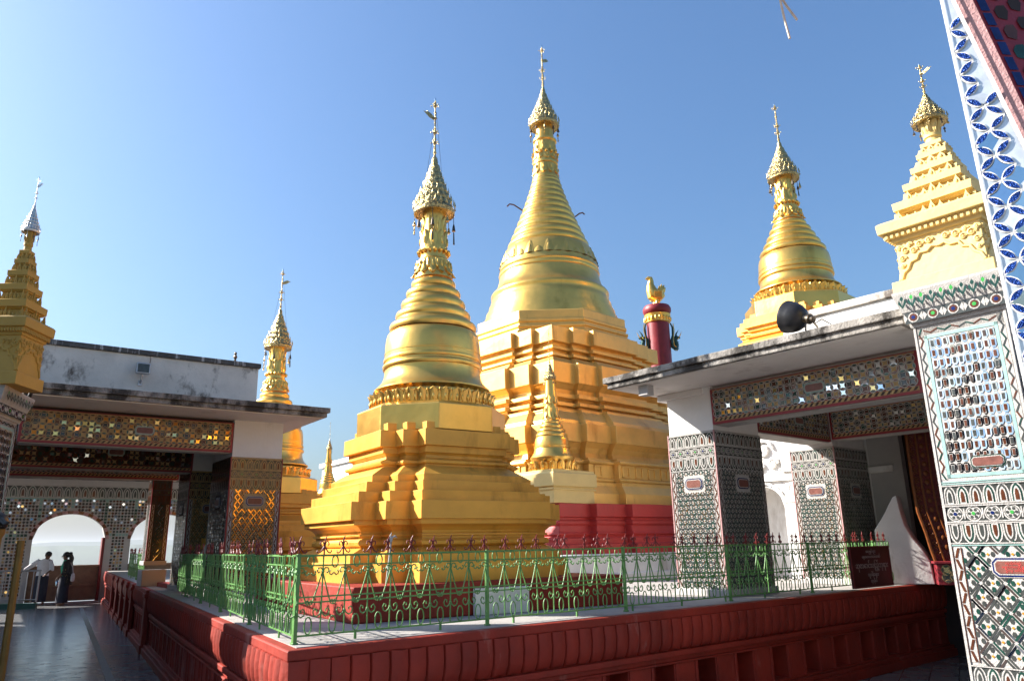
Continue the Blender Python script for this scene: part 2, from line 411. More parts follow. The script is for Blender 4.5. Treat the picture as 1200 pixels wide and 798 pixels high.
def crown(parent, z0, z1, ztip, r, m=None, zs=1.0, nbell=8, vane=1, hang=.3, detail=1.0, wires=True):
    """tiered filigree umbrella with rod, vane, jewel and hanging bells; z0 hem, z1 top of cone"""
    m = m or CROWN
    mb = MB(); H = z1 - z0
    prof = []; nt = 7
    for i in range(nt):
        v = i / nt; v2 = (i + 1) / nt
        rr = r * ((1 - v) ** 1.06 * .95 + .05) if i else r * 1.02
        zz = z0 + H * (.0 if i == 0 else .13 + .87 * (v - .06))
        zz2 = z0 + H * (.13 + .87 * (v2 - .06))
        prof += [(zz, rr * .98), (zz + (zz2 - zz) * .25, rr * 1.03), (zz + (zz2 - zz) * .35, rr * .97), (zz2 - .003, rr * .86)]
    prof.append((z1, r * .05)); 
    prof = [(z0 + .01 * H, r * .55), (z0 + .0 * H, r * .96)] + prof
    mb.lathe(prof, 28)
    for i in range(nt):
        v = i / nt; rr = r * ((1 - v) ** 1.06 * .95 + .05) if i else r * 1.02
        zz = z0 + H * (.09 if i == 0 else .13 + .87 * (v - .06))
        n = max(6, int(22 * (1 - v * .75)))
        for k in range(n):
            a = 2 * PI * (k + .5 * (i % 2)) / n; c, s = math.cos(a), math.sin(a); h = H * .13 * (1 - v * .4); w = rr * PI / n * .7
            x, y = rr * 1.03 * c, rr * 1.03 * s
            mb.add([(x - s * w, y + c * w, zz), (x + s * w, y - c * w, zz), (x * 1.05, y * 1.05, zz + h * .4), (x * .99, y * .99, zz + h)], [(0, 1, 2), (1, 3, 2), (3, 0, 2), (0, 3, 1)])
            if i < 3 and k % 2 == 0: mb.ball((x * 1.02, y * 1.02, zz - H * .02), r * .045, 0, 5, 3)
    mb.tube([(r * 1.0 * math.cos(a * PI / 14), r * 1.0 * math.sin(a * PI / 14), z0) for a in range(29)], r * .035, 5)
    cr = mb.build('umbrella_crown', m, parent)
    # rod with beads
    mb = MB(); Hs = ztip - z1
    mb.lathe([(z1 - .02, r * .06), (z1 + Hs * .25, r * .045), (ztip - Hs * .07, r * .03)], 8)
    for v, q in ((.05, .10), (.12, .08), (.22, .12), (.28, .09), (.40, .13), (.46, .08), (.56, .07), (.64, .10), (.74, .07), (.86, .12), (.91, .07)):
        mb.ball((0, 0, z1 + Hs * v), (r * q, r * q, r * q * .8), 0, 8, 5)
    for v in (.22, .40, .86):
        for k in range(5):
            a = k * 2 * PI / 5; mb.ball((r * .2 * math.cos(a), r * .2 * math.sin(a), z1 + Hs * v), r * .045, 0, 5, 3)
    rod = mb.build('finial_rod', m, cr)
    mb = MB(); mb.ball((0, 0, ztip - Hs * .035), (r * .06, r * .06, Hs * .035), 0, 8, 5); mb.build('jewel', M_BLU, cr)
    if vane:
        mb = MB(); zv = z1 + Hs * .62; d = vane
        pts = [(.05, -.05), (.30, .02), (.62, .22), (.40, .21), (.45, .28), (.22, .20), (.05, .10)]
        ring = lambda yy: [(d * x * r * 1.1, yy, zv + y * r * 1.4) for x, y in pts]
        mb.loft([ring(-.01 * r), ring(.01 * r)])
        mb.build('vane', m, cr)
    for k in range(nbell):
        a = 2 * PI * (k + .3) / nbell; x, y = r * .98 * math.cos(a), r * .98 * math.sin(a); mb = MB(); L_ = H * hang * U(.7, 1.25)
        mb.tube([(x, y, z0), (x * 1.01, y * 1.01, z0 - L_ * .5)], r * .018, 4)
        zb = z0 - L_ * .5
        mb.lathe([(zb, r * .03), (zb - L_ * .12, r * .06), (zb - L_ * .3, r * .085), (zb - L_ * .34, r * .1)], 7, 0, (x * 1.01, y * 1.01, 0))
        mb.ball((x * 1.01, y * 1.01, zb - L_ * .42), r * .035, 0, 5, 3)
        if k % 2: mb.tube([(x * 1.01, y * 1.01, zb - L_ * .4), (x * 1.02, y * 1.02, zb - L_ * 1.0)], [r * .03, r * .05], 4)
        mb.build('bell', DARKMET if k % 3 else m, cr)
    if wires:
        mb = MB()
        for k in range(2):
            a = PI * k + .5; mb.tube([(r * math.cos(a), r * math.sin(a), z0 + H * .15), (.02, 0, z1 + Hs * .75)], .0022, 3)
        mb.build('guy_wire', DARKMET, cr)
    return cr


def ringed(rings, ztop, rtop, squash=.16):
    """lathe profile of stacked rounded mouldings from [(z, r)]"""
    prof = []
    R_ = rings + [(ztop, rtop)]
    for (z, r), (z2, r2) in zip(R_[:-1], R_[1:]):
        h = z2 - z; rm = r
        b = [(0, -.10), (.10, -.02), (.25, .035), (.42, .05), (.58, .02)]
        for t, d in b: prof.append((z + h * t, rm + d * (r - r2) * 1.2 + (r2 - r) * max(0, t - .45)))
        prof.append((z + h * .80, r2 + (r - r2) * .18)); prof.append((z + h * .97, r2 - (r - r2) * .10))
    prof.append((ztop, rtop))
    return prof


# measured from the front stupa: heights above its terrace floor (0 = terrace floor)
ZB = .98
C_TERR = [(1.275, 1.05), (1.455, 1.05), (1.456, .995), (1.53, .995), (1.60, .87), (1.606, .885), (1.618, .905), (1.65, .91), (1.672, .895), (1.674, .875), (1.70, .875), (1.701, .90), (1.722, .90), (1.723, .88), (1.75, .885), (1.785, .915), (1.806, .95), (1.81, .97), (1.858, .97),
          (1.859, 1.0), (2.03, 1.0), (2.032, .926), (2.135, .926), (2.137, .842), (2.238, .842), (2.24, .78), (2.31, .78), (2.40, .665), (2.401, .65), (2.425, .65), (2.426, .67), (2.44, .68), (2.462, .68), (2.475, .65), (2.49, .625), (2.52, .62), (2.545, .64), (2.547, .655), (2.612, .655),
          (2.614, .69), (2.785, .69), (2.787, .61), (2.875, .61)]
C_BELL = [(3.115, .72), (3.13, .725), (3.14, .66), (3.27, .645), (3.30, .64), (3.325, .655), (3.34, .683), (3.355, .682), (3.39, .645), (3.44, .60), (3.50, .575), (3.57, .566), (3.60, .567), (3.605, .585), (3.625, .592), (3.645, .592), (3.66, .582), (3.665, .57), (3.685, .569), (3.69, .58), (3.71, .585), (3.73, .58), (3.735, .569), (3.78, .569), (3.784, .573), (3.80, .573), (3.804, .568), (3.88, .566), (3.96, .558), (4.02, .545), (4.05, .525), (4.075, .49)]
C_RINGS = [(4.075, .519), (4.225, .450), (4.365, .388), (4.515, .329), (4.65, .269)]
C_NECK = [(4.76, .237), (4.80, .235), (4.83, .215), (4.95, .185), (4.97, .195), (5.0, .195), (5.02, .172), (5.06, .166), (5.15, .172), (5.2, .165), (5.25, .155), (5.45, .142), (5.60, .14), (5.66, .15)]


def stupa(name, loc, rz, label, group=None, sr=1., sz=1., red_h=.30, red_r=1.12, p=1.006, w=.25, r=.25, n=1, nseg=72, petals=34, gold=None, leaf=None, vane=1, floor=ZB, wires=True):
    gold = gold or GOLD; leaf = leaf or LEAF
    root = empty(name, loc, rz, label, 'stupa', group)
    Z = lambda z: (z - floor) * sz
    ol = redent(p * sr, w * sr, r * sr, n)
    if red_h:
        mb = MB(); b = 1.5 * sr
        mb.loft([[(x, y, z) for x, y in ((-b, -b), (b, -b), (b, b), (-b, b))] for z in (0, Z(1.277))])
        mb.build('base', RED, root, bevel=.012)
    mb = MB(); mb.loft(rings_of(ol, [(Z(z), k) for z, k in C_TERR])); mb.build('terraces', gold, root, bevel=.008)
    mb = MB(); mb.loft(rings_of(octo(.80 * sr), [(Z(2.80), 1), (Z(3.085), 1), (Z(3.118), .93)])); mb.build('octagon', leaf, root, bevel=.008)
    mb = MB(); mb.lathe([(Z(z), q * sr) for z, q in C_BELL], nseg); mb.build('bell_dome', leaf, root)
    mb = MB()
    petal_ring(mb, Z(3.125), Z(3.285), .69 * sr, .715 * sr, petals, .86, .02 * sr, .02 * sr, .35)
    petal_ring(mb, Z(3.125), Z(3.275), .675 * sr, .69 * sr, petals, .55, .03 * sr, .01 * sr, .6, phase=.5)
    mb.build('lotus_band', leaf, root)
    mb = MB(); mb.lathe(ringed([(Z(z), q * sr) for z, q in C_RINGS], Z(4.765), .225 * sr), nseg); mb.build('ringed_spire', leaf, root)
    mb = MB(); mb.lathe([(Z(z), q * sr) for z, q in C_NECK], 32)
    petal_ring(mb, Z(4.98), Z(4.79), .19 * sr, .215 * sr, 12, .95, .018 * sr, .045 * sr, .45)
    petal_ring(mb, Z(4.985), Z(4.86), .185 * sr, .20 * sr, 12, .7, .03 * sr, .02 * sr, .5, phase=.5)
    petal_ring(mb, Z(5.17), Z(5.40), .155 * sr, .145 * sr, 9, .95, .018 * sr, .012 * sr, .5)
    petal_ring(mb, Z(5.35), Z(5.58), .135 * sr, .14 * sr, 9, .9, .014 * sr, .015 * sr, .5, phase=.5)
    for k in range(16): mb.ball((.185 * sr * math.cos(k * PI / 8), .185 * sr * math.sin(k * PI / 8), Z(5.11)), .03 * sr, 0, 6, 4)
    mb.build('lotus_neck', leaf, root)
    crown(root, Z(5.64), Z(6.47), Z(7.32), .25 * sr, vane=vane, wires=wires)
    return root


# --- the front stupa
front = stupa('golden_stupa', (-.955, 8.75, ZB), rad(90 - 56.5), 'nearest golden stupa, with stepped terraces on a dark red block just behind the fence', 'gilded bell stupas', vane=-1)
mb = MB(); mb.bx(-.30, .30, -.012, .035, 0, .235)
ms = mb.build('marble_slab', MARBLE, None, (-.135, 7.43, ZB + .002), rad(33.5), bevel=.006)
tag(ms, 'white marble slab leaning on the dark red block under the nearest stupa', 'slab')

# --- the big stupa
L0 = (.92, 17.0)
big = empty('golden_stupa', (*L0, ZB), rad(42.5), 'largest and tallest golden stupa, on a bright red base behind the small corner stupa', 'stupa', 'gilded bell stupas')
b_ol = redent(1.73, .50, .11, 2)
Z = lambda z: z - ZB
mb = MB(); q = 1.83 * 1.73
mb.loft([[(x * k, y * k, z) for x, y in ((-q, -q), (q, -q), (q, q), (-q, q))] for z, k in ((0, 1.06), (.12, 1.06), (.121, 1), (.40, 1), (.44, .985))])
mb.build('podium', WHITE, big, bevel=.01)
mb = MB()
mb.loft(rings_of(b_ol, [(.43, 1.60), (.60, 1.60), (.62, 1.57), (.70, 1.57), (.74, 1.54), (.78, 1.56), (.82, 1.54), (.92, 1.53), (.95, 1.545), (1.0, 1.545), (1.02, 1.53), (1.06, 1.53), (1.07, 1.56), (1.30, 1.56)]))
mb.build('base', RED2, big, bevel=.012)
SEC = [(2.28, 1.46), (2.47, 1.46), (2.62, 1.405), (2.68, 1.405), (2.69, 1.37), (2.72, 1.385), (2.76, 1.38), (2.77, 1.36), (3.02, 1.36), (3.03, 1.385), (3.06, 1.395), (3.09, 1.385), (3.10, 1.34), (3.14, 1.34), (3.15, 1.265), (3.25, 1.25), (3.34, 1.275), (3.43, 1.325), (3.44, 1.35), (3.78, 1.35), (3.79, 1.31), (3.86, 1.30), (4.05, 1.20), (4.10, 1.20), (4.11, 1.10), (4.17, 1.10), (4.18, 1.15), (4.25, 1.15), (4.26, 1.075), (4.34, 1.065), (4.35, 1.125), (4.43, 1.125), (4.44, 1.06), (4.54, 1.06), (4.62, 1.11), (4.65, 1.14),
       (5.06, 1.14), (5.07, 1.10), (5.12, 1.06), (5.20, 1.02), (5.21, .94), (5.25, .94), (5.26, .985), (5.32, .985), (5.33, .92), (5.40, .92), (5.41, .975), (5.47, .975), (5.48, .935), (5.55, .935), (5.56, 1.0), (5.88, 1.0), (5.89, .9)]
mb = MB(); mb.loft(rings_of(b_ol, [(Z(z), k) for z, k in SEC]))
for k in range(4):      # little square frames along the lowest band
    c, s = round(math.cos(k * PI / 2)), round(math.sin(k * PI / 2)); 
    for t0, off in [(t, .22 * 1.36) for t in (-.8, -.4, 0, .4, .8)] + [(-1.05 * 1.36, .11 * 1.36), (1.05 * 1.36, .11 * 1.36)]:
        n0 = 1.73 * 1.36 + off; a = .11
        for (u0, u1, z0, z1) in ((-a, a, -a, -a + .03), (-a, a, a - .03, a), (-a, -a + .03, -a, a), (a - .03, a, -a, a)):
            vs = []
            for uu in (t0 + u0, t0 + u1):
                for nn in (n0 - .01, n0 + .022):
                    for zz in (Z(2.895) + z0, Z(2.895) + z1): vs.append((nn * c - uu * s, nn * s + uu * c, zz))
            mb.add(vs, [(0, 1, 3, 2), (4, 6, 7, 5), (0, 4, 5, 1), (2, 3, 7, 6), (0, 2, 6, 4), (1, 5, 7, 3)])
mb.build('terraces', GOLD2, big, bevel=.012)
mb = MB(); mb.loft(rings_of(octo(1), [(Z(5.80), 1.74), (Z(5.98), 1.74), (Z(5.99), 1.69), (Z(6.04), 1.69), (Z(6.05), 1.72), (Z(6.10), 1.72), (Z(6.11), 1.66), (Z(6.17), 1.66), (Z(6.18), 1.69), (Z(6.24), 1.69), (Z(6.25), 1.66), (Z(6.44), 1.66), (Z(6.46), 1.60)])); mb.build('octagon', GOLD2, big, bevel=.012)
mb = MB(); mb.lathe([(Z(z), r) for z, r in [(6.44, 1.60), (6.62, 1.575), (6.63, 1.545), (6.78, 1.52), (6.79, 1.475), (6.96, 1.45), (6.97, 1.42), (7.06, 1.41), (7.09, 1.39), (7.16, 1.385), (7.2, 1.40), (7.25, 1.40), (7.29, 1.37), (7.34, 1.31), (7.45, 1.25), (7.60, 1.205), (7.72, 1.187), (7.73, 1.20), (7.77, 1.21), (7.80, 1.20), (7.81, 1.18), (7.84, 1.18), (7.86, 1.195), (7.88, 1.18), (7.98, 1.170), (8.14, 1.13), (8.27, 1.09), (8.36, 1.05), (8.43, 1.0), (8.46, .95)]], 96)
petal_ring(mb, Z(8.0), Z(8.33), 1.165, 1.062, 16, .62, .022, 0, .85, nv=5)
petal_ring(mb, Z(8.0), Z(8.15), 1.165, 1.122, 16, .5, .022, 0, .9, phase=.5, nv=5)
petal_ring(mb, Z(8.0), Z(8.22), 1.185, 1.12, 16, .26, .014, 0, .85, nv=5)
mb.build('bell_dome', LEAF, big)
rg = [(8.44 + 1.88 * (1 - (1 - i / 11) ** 1.18), .335 + .645 * (1 - i / 11) ** 1.45) for i in range(11)]
mb = MB(); mb.lathe(ringed([(Z(z), r) for z, r in rg], Z(10.32), .32), 72); mb.build('ringed_spire', LEAF, big)
mb = MB(); mb.lathe([(Z(z), r) for z, r in [(10.30, .33), (10.36, .335), (10.40, .31), (10.7, .285), (10.72, .31), (10.80, .315), (10.84, .29), (10.98, .30), (11.02, .28), (11.33, .265), (11.36, .30), (11.40, .30), (11.44, .235), (11.6, .225), (11.8, .217), (12.0, .22)]], 40)
petal_ring(mb, Z(10.68), Z(10.42), .29, .31, 10, .95, .015, .02, .5)
petal_ring(mb, Z(10.98), Z(10.80), .29, .305, 10, .95, .015, .02, .5, phase=.5)
petal_ring(mb, Z(11.05), Z(11.33), .275, .255, 10, .95, .015, .01, .5)
for k in range(14): mb.ball((.315 * math.cos(k * PI / 7), .315 * math.sin(k * PI / 7), Z(11.0)), .04, 0, 6, 4)
mb.build('lotus_neck', LEAF, big)
crown(big, Z(11.80), Z(12.95), Z(14.23), .365, vane=1, nbell=10, hang=.25)
for sgn, z0, r0, L_ in ((-1, 9.45, .56, .42), (1, 9.25, .62, .30)):
    mb = MB(); ca, sa = math.cos(rad(-42.5)), math.sin(rad(-42.5))
    P_ = [(sgn * (r0 + a * L_), z0 + b * L_) for a, b in ((-.3, -.1), (.2, .25), (.6, .55), (.85, .6), (1.0, .45))]
    mb.tube([(x * ca, x * sa, Z(z)) for x, z in P_], .018, 5)
    mb.build('bent_pipe', RUST, big)


# --- small conical stupas
def small_stupa(loc, rz, s, label, zs=1., ped=True, group='small cone stupas'):
    root = empty('small_stupa', loc, rz, label, 'stupa', group)
    if ped:
        mb = MB(); b = .56
        mb.loft([[(x * k, y * k, z * zs) for x, y in ((-b, -b), (b, -b), (b, b), (-b, b))] for z, k in ((0, .93), (.22, .93), (.225, .98), (.25, .98), (.255, .93), (.28, .93), (.285, 1.0), (.51, 1.0), (.53, .95), (.57, .95))])
        mb.build('pedestal', YELLOW, root, bevel=.008)
    mb = MB(); mb.lathe([(z * zs, r * s) for z, r in [(.565, .43), (.60, .43), (.61, .37), (.74, .37), (.76, .38), (.80, .40), (.83, .405), (.86, .385), (.92, .345), (1.0, .325), (1.01, .335), (1.04, .335), (1.05, .32), (1.14, .315), (1.19, .30), (1.22, .28)]], 48)
    mb.build('bell_dome', LEAF, root)
    mb = MB(); petal_ring(mb, .575 * zs, .755 * zs, .40 * s, .425 * s, 16, .88, .02 * s, .02 * s, .4); mb.build('lotus_band', LEAF, root)
    mb = MB(); mb.lathe(ringed([(z * zs, r * s) for z, r in ((1.21, .29), (1.30, .255), (1.38, .215), (1.46, .185))], 1.53 * zs, .155 * s), 40); mb.build('ringed_spire', LEAF, root)
    mb = MB(); mb.lathe([(z * zs, r * s) for z, r in [(1.52, .15), (1.62, .13), (1.80, .11), (1.98, .105), (2.05, .10), (2.3, .08), (2.45, .075)]], 24)
    petal_ring(mb, 1.78 * zs, 1.55 * zs, .115 * s, .14 * s, 8, .95, .01 * s, .03 * s, .5); petal_ring(mb, 1.98 * zs, 1.82 * zs, .105 * s, .125 * s, 8, .95, .01 * s, .02 * s, .5)
    mb.build('lotus_neck', LEAF, root)
    crown(root, 2.30 * zs, 2.66 * zs, 3.29 * zs, .11 * s, nbell=6, vane=0, wires=False)
    return root


small_stupa((.70, 13.85, 2.283), rad(42.5), 1.0, 'small golden cone stupa on a square pedestal at the corner of the red base')
small_stupa((-5.4, 22.0, 2.4), rad(30), .72, 'smallest golden cone stupa, far between the left stupa and the nearest one', zs=.86)
mb = MB(); mb.bx(-.9, .9, -.9, .9, -1.5, 0); pm = mb.build('stupa_plinth', WHITE, None, (-5.4, 22.0, 2.4), rad(30)); tag(pm, 'pale plinth carrying the smallest far cone stupa', 'plinth')

# --- left and right companions
stupa('golden_stupa', (-4.55, 14.1, ZB - .22), rad(34), 'golden stupa rising behind the left hall, its bell cut by the flat roof', 'gilded bell stupas', sr=1.0, sz=.985, petals=30, vane=1, nseg=56)
rs = stupa('golden_stupa', (5.62, 14.0, 3.75), rad(42), 'golden stupa rising over the right hall behind the black floodlight', 'gilded bell stupas', sr=1.2, sz=1.06, petals=30, vane=0, nseg=56)
mb = MB(); mb.bx(-1.3, 1.3, -1.3, 1.3, -2.77, 0); mb.build('podium', WHITE, rs, bevel=.02)


# ------------------------------------------------------------------ ground, terrace, fences
def kind(o, k='structure'): o['kind'] = k; return o


mb = MB(); mb.add([(-24, -8, 0), (14, -8, 0), (14, 34, 0), (-9, 34, 0), (-24, 29.0, 0), (-28, 20, 0)], [(0, 1, 2, 3, 4, 5)]); kind(mb.build('floor', FLOOR))
mb = MB(); mb.add([(math.cos(a * PI / 32) * 60000, math.sin(a * PI / 32) * 60000, -235) for a in range(64)], [tuple(range(64))])
PLAIN = mat('plain_fields', (.20, .19, .11), .9, 0, .3, .002, base2=(.30, .27, .19)); kind(mb.build('plain', PLAIN))
mb = MB()          # far range of hills
for (D_, h0, h1, sd) in ((6500, 255, 300, 1), (9000, 305, 385, 5)):
    rr = random.Random(sd); n = 120; vs = []
    ph = [rr.uniform(0, 6) for _ in range(5)]
    for i in range(n + 1):
        a = rad(60 + 100 * i / n); h = h0 + (h1 - h0) * (.5 + .25 * math.sin(9 * a + ph[0]) + .15 * math.sin(23 * a + ph[1]) + .08 * math.sin(61 * a + ph[2]))
        for dr, z in ((-900, -235), (-350, -235 + h * .55), (0, -235 + h), (900, -235)):
            vs.append(((D_ + dr) * math.cos(a), (D_ + dr) * math.sin(a), z))
    mb.add(vs, [(i * 4 + j, i * 4 + 4 + j, i * 4 + 5 + j, i * 4 + 1 + j) for i in range(n) for j in range(3)], 0, True)
kind(mb.build('hills', mat('hill_forest', (.06, .075, .03), .9, 0, .3, .004)))

A = Vector((-1.47, 5.09)); TF = Vector((.775, .632)); TL = Vector((-.503, .864)); NF = Vector((.632, -.775)); NL = Vector((-.864, -.503))
LF, LL = 11.2, 25.0
terr = empty('terrace', (A.x, A.y, 0), 0, 'dark red raised terrace with a fluted frieze and a row of square niches', 'terrace')


def fbox(mb, d, n, s0, s1, o0, o1, z0, z1, mi=0):
    """box along direction d, outward o along n"""
    q = [d * s0 + n * o0, d * s1 + n * o0, d * s1 + n * o1, d * s0 + n * o1]
    vs = [(p.x, p.y, z) for z in (z0, z1) for p in q]
    f = [(0, 1, 2, 3), (7, 6, 5, 4), (0, 4, 5, 1), (1, 5, 6, 2), (2, 6, 7, 3), (3, 7, 4, 0)]
    if d.x * n.y - d.y * n.x > 0: f = [x[::-1] for x in f]
    mb.add(vs, f, mi)


def poly_inset(e):
    """terrace outline drawn in by e at the two visible sides"""
    # intersection of the two inset lines near the corner
    k = TF.x * TL.y - TF.y * TL.x
    c = (TF + TL) * (e / k)
    return [(c.x, c.y), (c.x + TF.x * LF, c.y + TF.y * LF), (10.5 - A.x, 31 - A.y), (-8 - A.x, 32 - A.y), (c.x + TL.x * LL, c.y + TL.y * LL)]


mb = MB(); mb.prism(poly_inset(.30), 0, .90); mb.build('core_wall', RED, terr)
mb = MB(); mb.prism(poly_inset(.02), .902, .974); mb.build('coping', RED, terr, bevel=.012)
mb = MB(); mb.prism(poly_inset(.10), .90, .98); mb.build('paving', PAVE, terr)
for nm, d, n, LN, ps in (('front', TF, NF, LF, .63), ('side', TL, NL, LL, .46)):
    mb = MB()
    fbox(mb, d, n, 0.05, LN, -.31, -.075, .60, .903)
    st = .15; k = int((LN - .06) / st)
    for i in range(k):      # hanging rounded flutes
        s0 = .02 + i * st; rings = []
        amp = .3 if nm == 'front' else 1
        for z, o, w in ((.905, -.004, 1.0), (.80, .006, 1.0), (.71, -.004, .99), (.65, -.025, .9), (.625, -.058, .75)):
            hw = st / 2 * w; ring = []
            for a in range(7):
                t = PI * a / 6; p = d * (s0 + st / 2 - hw * math.cos(t)) + n * (-.075 + (o + .075) * ((1 - amp) * .8 + (1 - (1 - amp) * .8) * math.sin(t) ** .6))
                ring.append((p.x, p.y, z + U(-.003, .003)))
            p0 = d * (s0 + st / 2 + hw) + n * -.1; p1 = d * (s0 + st / 2 - hw) + n * -.1
            ring += [(p0.x, p0.y, z), (p1.x, p1.y, z)]
            rings.append(ring)
        mb.loft(rings, 0, True)
    mb.build('fluted_frieze', RED, terr)
    mb = MB()
    fbox(mb, d, n, .03, LN, -.31, -.035, .565, .618); fbox(mb, d, n, .06, LN, -.31, -.075, .52, .566); fbox(mb, d, n, .06, LN, -.31, -.055, .50, .521)
    fbox(mb, d, n, -.02, LN, -.31, .02, 0, .10); fbox(mb, d, n, .0, LN, -.31, -.01, .10, .145); fbox(mb, d, n, .05, LN, -.31, -.06, .145, .17)
    mb.build('moulding', RED, terr, bevel=.01)
    mb = MB(); s = .06
    nw = .28 if nm == 'front' else .12
    while s < LN - .5:
        fbox(mb, d, n, s, s + ps - nw, -.31, -.075, .168, .502)
        for e in (0.01, ps - nw - .05): fbox(mb, d, n, s + e, s + e + .04, -.08, -.062, .17, .50)
        s += ps
    mb.build('niche_pier', RED, terr, bevel=.006)
# stout piers breaking up the long side
for s in (9.2, 12.2, 13.6, 15.2, 17, 19):
    mb = MB()
    fbox(mb, TL, NL, s, s + .34, -.05, .025, .0, .985); fbox(mb, TL, NL, s - .03, s + .37, -.05, .045, .86, .93); fbox(mb, TL, NL, s - .03, s + .37, -.05, .05, .0, .14)
    mb.build('side_pier', RED, terr, bevel=.012)


# wrought iron fence
def curve(kind_, cx, cz, a0, a1, r0, r1=None, n=9, sx=1.0):
    r1 = r1 if r1 is not None else r0
    return [(cx + sx * (r0 + (r1 - r0) * i / n) * math.cos(a0 + (a1 - a0) * i / n), 0, cz + (r0 + (r1 - r0) * i / n) * math.sin(a0 + (a1 - a0) * i / n)) for i in range(n + 1)]


W_ = .18
mbp = MB(); t = .0052
mbp.tube([(0, 0, .05), (0, 0, .575)], .0062, 6)
for sx in (-1, 1):
    mbp.tube([(sx * .004, .004, .455), (sx * .030, .004, .37), (sx * .062, .004, .275)], t, 5)                                     # inverted V
    mbp.tube([(sx * .062, .004, .275)] + [(sx * x, .004, z) for x, z in ((.070, .252), (.084, .245), (.090, .262), (.080, .275), (.070, .268))], t, 5)
    mbp.tube([(sx * x, -.003, z) for x, z in ((.003, .205), (.012, .182), (.034, .168), (.055, .178), (.062, .202), (.050, .222), (.034, .215), (.034, .200))], t, 5)   # lower scroll
    mbp.tube([(sx * x, -.003, z) for x, z in ((.003, .475), (.016, .490), (.036, .488), (.044, .470), (.034, .455), (.024, .462))], t, 5)                          # upper scroll
    mbp.tube([(sx * x, .003, z) for x, z in ((.085, .455), (.070, .440), (.055, .446), (.052, .462), (.062, .470))], t, 5)
mbp.tube([(W_ / 2 + .024 * math.cos(a * PI / 7), 0, .53 + .040 * math.sin(a * PI / 7)) for a in range(15)], t, 5)      # upper ring between pickets
mbp.tube([(W_ / 2 + .026 * math.cos(a * PI / 7), 0, .112 + .056 * math.sin(a * PI / 7)) for a in range(15)], t, 5)     # lower ring
mbp.ball((0, 0, .465), .014, 0, 6, 4); mbp.ball((0, 0, .20), .012, 0, 6, 4)
mbs = MB()
mbs.tube([(0, 0, .575), (0, 0, .655), (.004, 0, .678), (.016, 0, .705)], [.0062, .0065, .006, .003], 6)
mbs.ball((0, 0, .645), (.011, .009, .02), 0, 6, 4)
for sx in (-1, 1):
    mbs.tube([(sx * x, 0, z) for x, z in ((.004, .65), (.016, .668), (.030, .664), (.034, .648), (.027, .638))], [.0055, .005, .005, .0045, .003], 5)
    mbs.tube([(sx * x, 0, z) for x, z in ((.004, .632), (.016, .612), (.030, .594), (.046, .588), (.056, .598), (.052, .610))], [.005, .005, .005, .005, .0045, .003], 5)
PK = SPK = None


def fence(loc, d, npk, label, posts=9):
    global PK, SPK
    root = empty('iron_fence', (loc[0], loc[1], ZB), math.atan2(d[1], d[0]), label, 'fence')
    Lx = npk * W_
    for z, r in ((.05, .006), (.262, .005), (.298, .005), (.505, .005), (.572, .007)):
        mb = MB(); mb.bx(-.0, Lx, -r * .6, r * .6, z - r, z + r); mb.build('rail', GREEN, root)
    for i in range(0, npk + 1, posts):
        mb = MB(); x = i * W_; mb.bx(x - .013, x + .013, -.013, .013, 0, .585); mb.bx(x - .02, x + .02, -.02, .02, .0, .012); mb.ball((x, 0, .46), .022, 0, 6, 4); mb.build('post', GREEN, root, bevel=.003)
    for i in range(npk // 4):
        mb = MB(); x = (i * 4 + 2.5) * W_; mb.bx(x - .008, x + .008, -.006, .006, 0, .05); mb.build('foot', GREEN, root)
    for i in range(npk + 1):
        if PK is None:
            PK = mbp.build('picket', GREEN, root); PK.location = (0, 0, 0); SPK = mbs.build('spike', SPIKE, PK)
        else:
            c = PK.copy(); COL.objects.link(c); c.parent = root; c.location = (i * W_, 0, 0); c.rotation_euler = (rad(U(-1.2, 1.2)), rad(U(-1, 1)), rad(U(-3, 3)))
            s = SPK.copy(); COL.objects.link(s); s.parent = c; s.rotation_euler = (rad(U(-3, 3)), rad(U(-4, 4)), rad(U(-14, 14)))
    return root


fence((-1.5, 5.39), (.777, .629), 47, 'green scroll fence with maroon spikes along the front edge of the terrace')
fence((-1.515, 5.42), (-.484, .875), 42, 'green scroll fence running down the left side of the terrace to the hall')
fence((-7.9, 16.6), (-.503, .864), 24, 'far piece of green fence beyond the dark post inside the left hall')

# sign on the fence
sg = empty('signboard', (4.12, 9.72, ZB), math.atan2(.63, .777), 'dark red signboard with rows of pale lettering on the right end of the fence', 'sign')
SIGNRED = mat('maroon_board', (.055, .008, .008), .35, 0, .15, 8)
mb = MB(); mb.bx(0.0, 1.02, -.03, 0.0, .02, .52); mb.build('board', SIGNRED, sg, bevel=.004)
mb = MB()
for x0, x1, z0, z1 in ((0, 1.02, .505, .52), (0, 1.02, .02, .035), (0, .015, .035, .505), (1.005, 1.02, .035, .505)): mb.bx(x0, x1, -.036, -.031, z0, z1)
mb.build('frame', SPIKE, sg)


def text(body, size, parent, loc, rot, m, name='lettering', ext=.0015, align='CENTER'):
    c = bpy.data.curves.new(name, 'FONT'); c.body = body; c.size = size; c.align_x = align; c.extrude = ext; c.resolution_u = 2
    o = bpy.data.objects.new(name, c); COL.objects.link(o)
    dg = bpy.context.evaluated_depsgraph_get(); me = bpy.data.meshes.new_from_object(o.evaluated_get(dg)); COL.objects.unlink(o); bpy.data.objects.remove(o)
    me.materials.clear(); me.materials.append(m)
    o = bpy.data.objects.new(name, me); COL.objects.link(o); o.parent = parent; o.location = loc; o.rotation_euler = rot
    return o


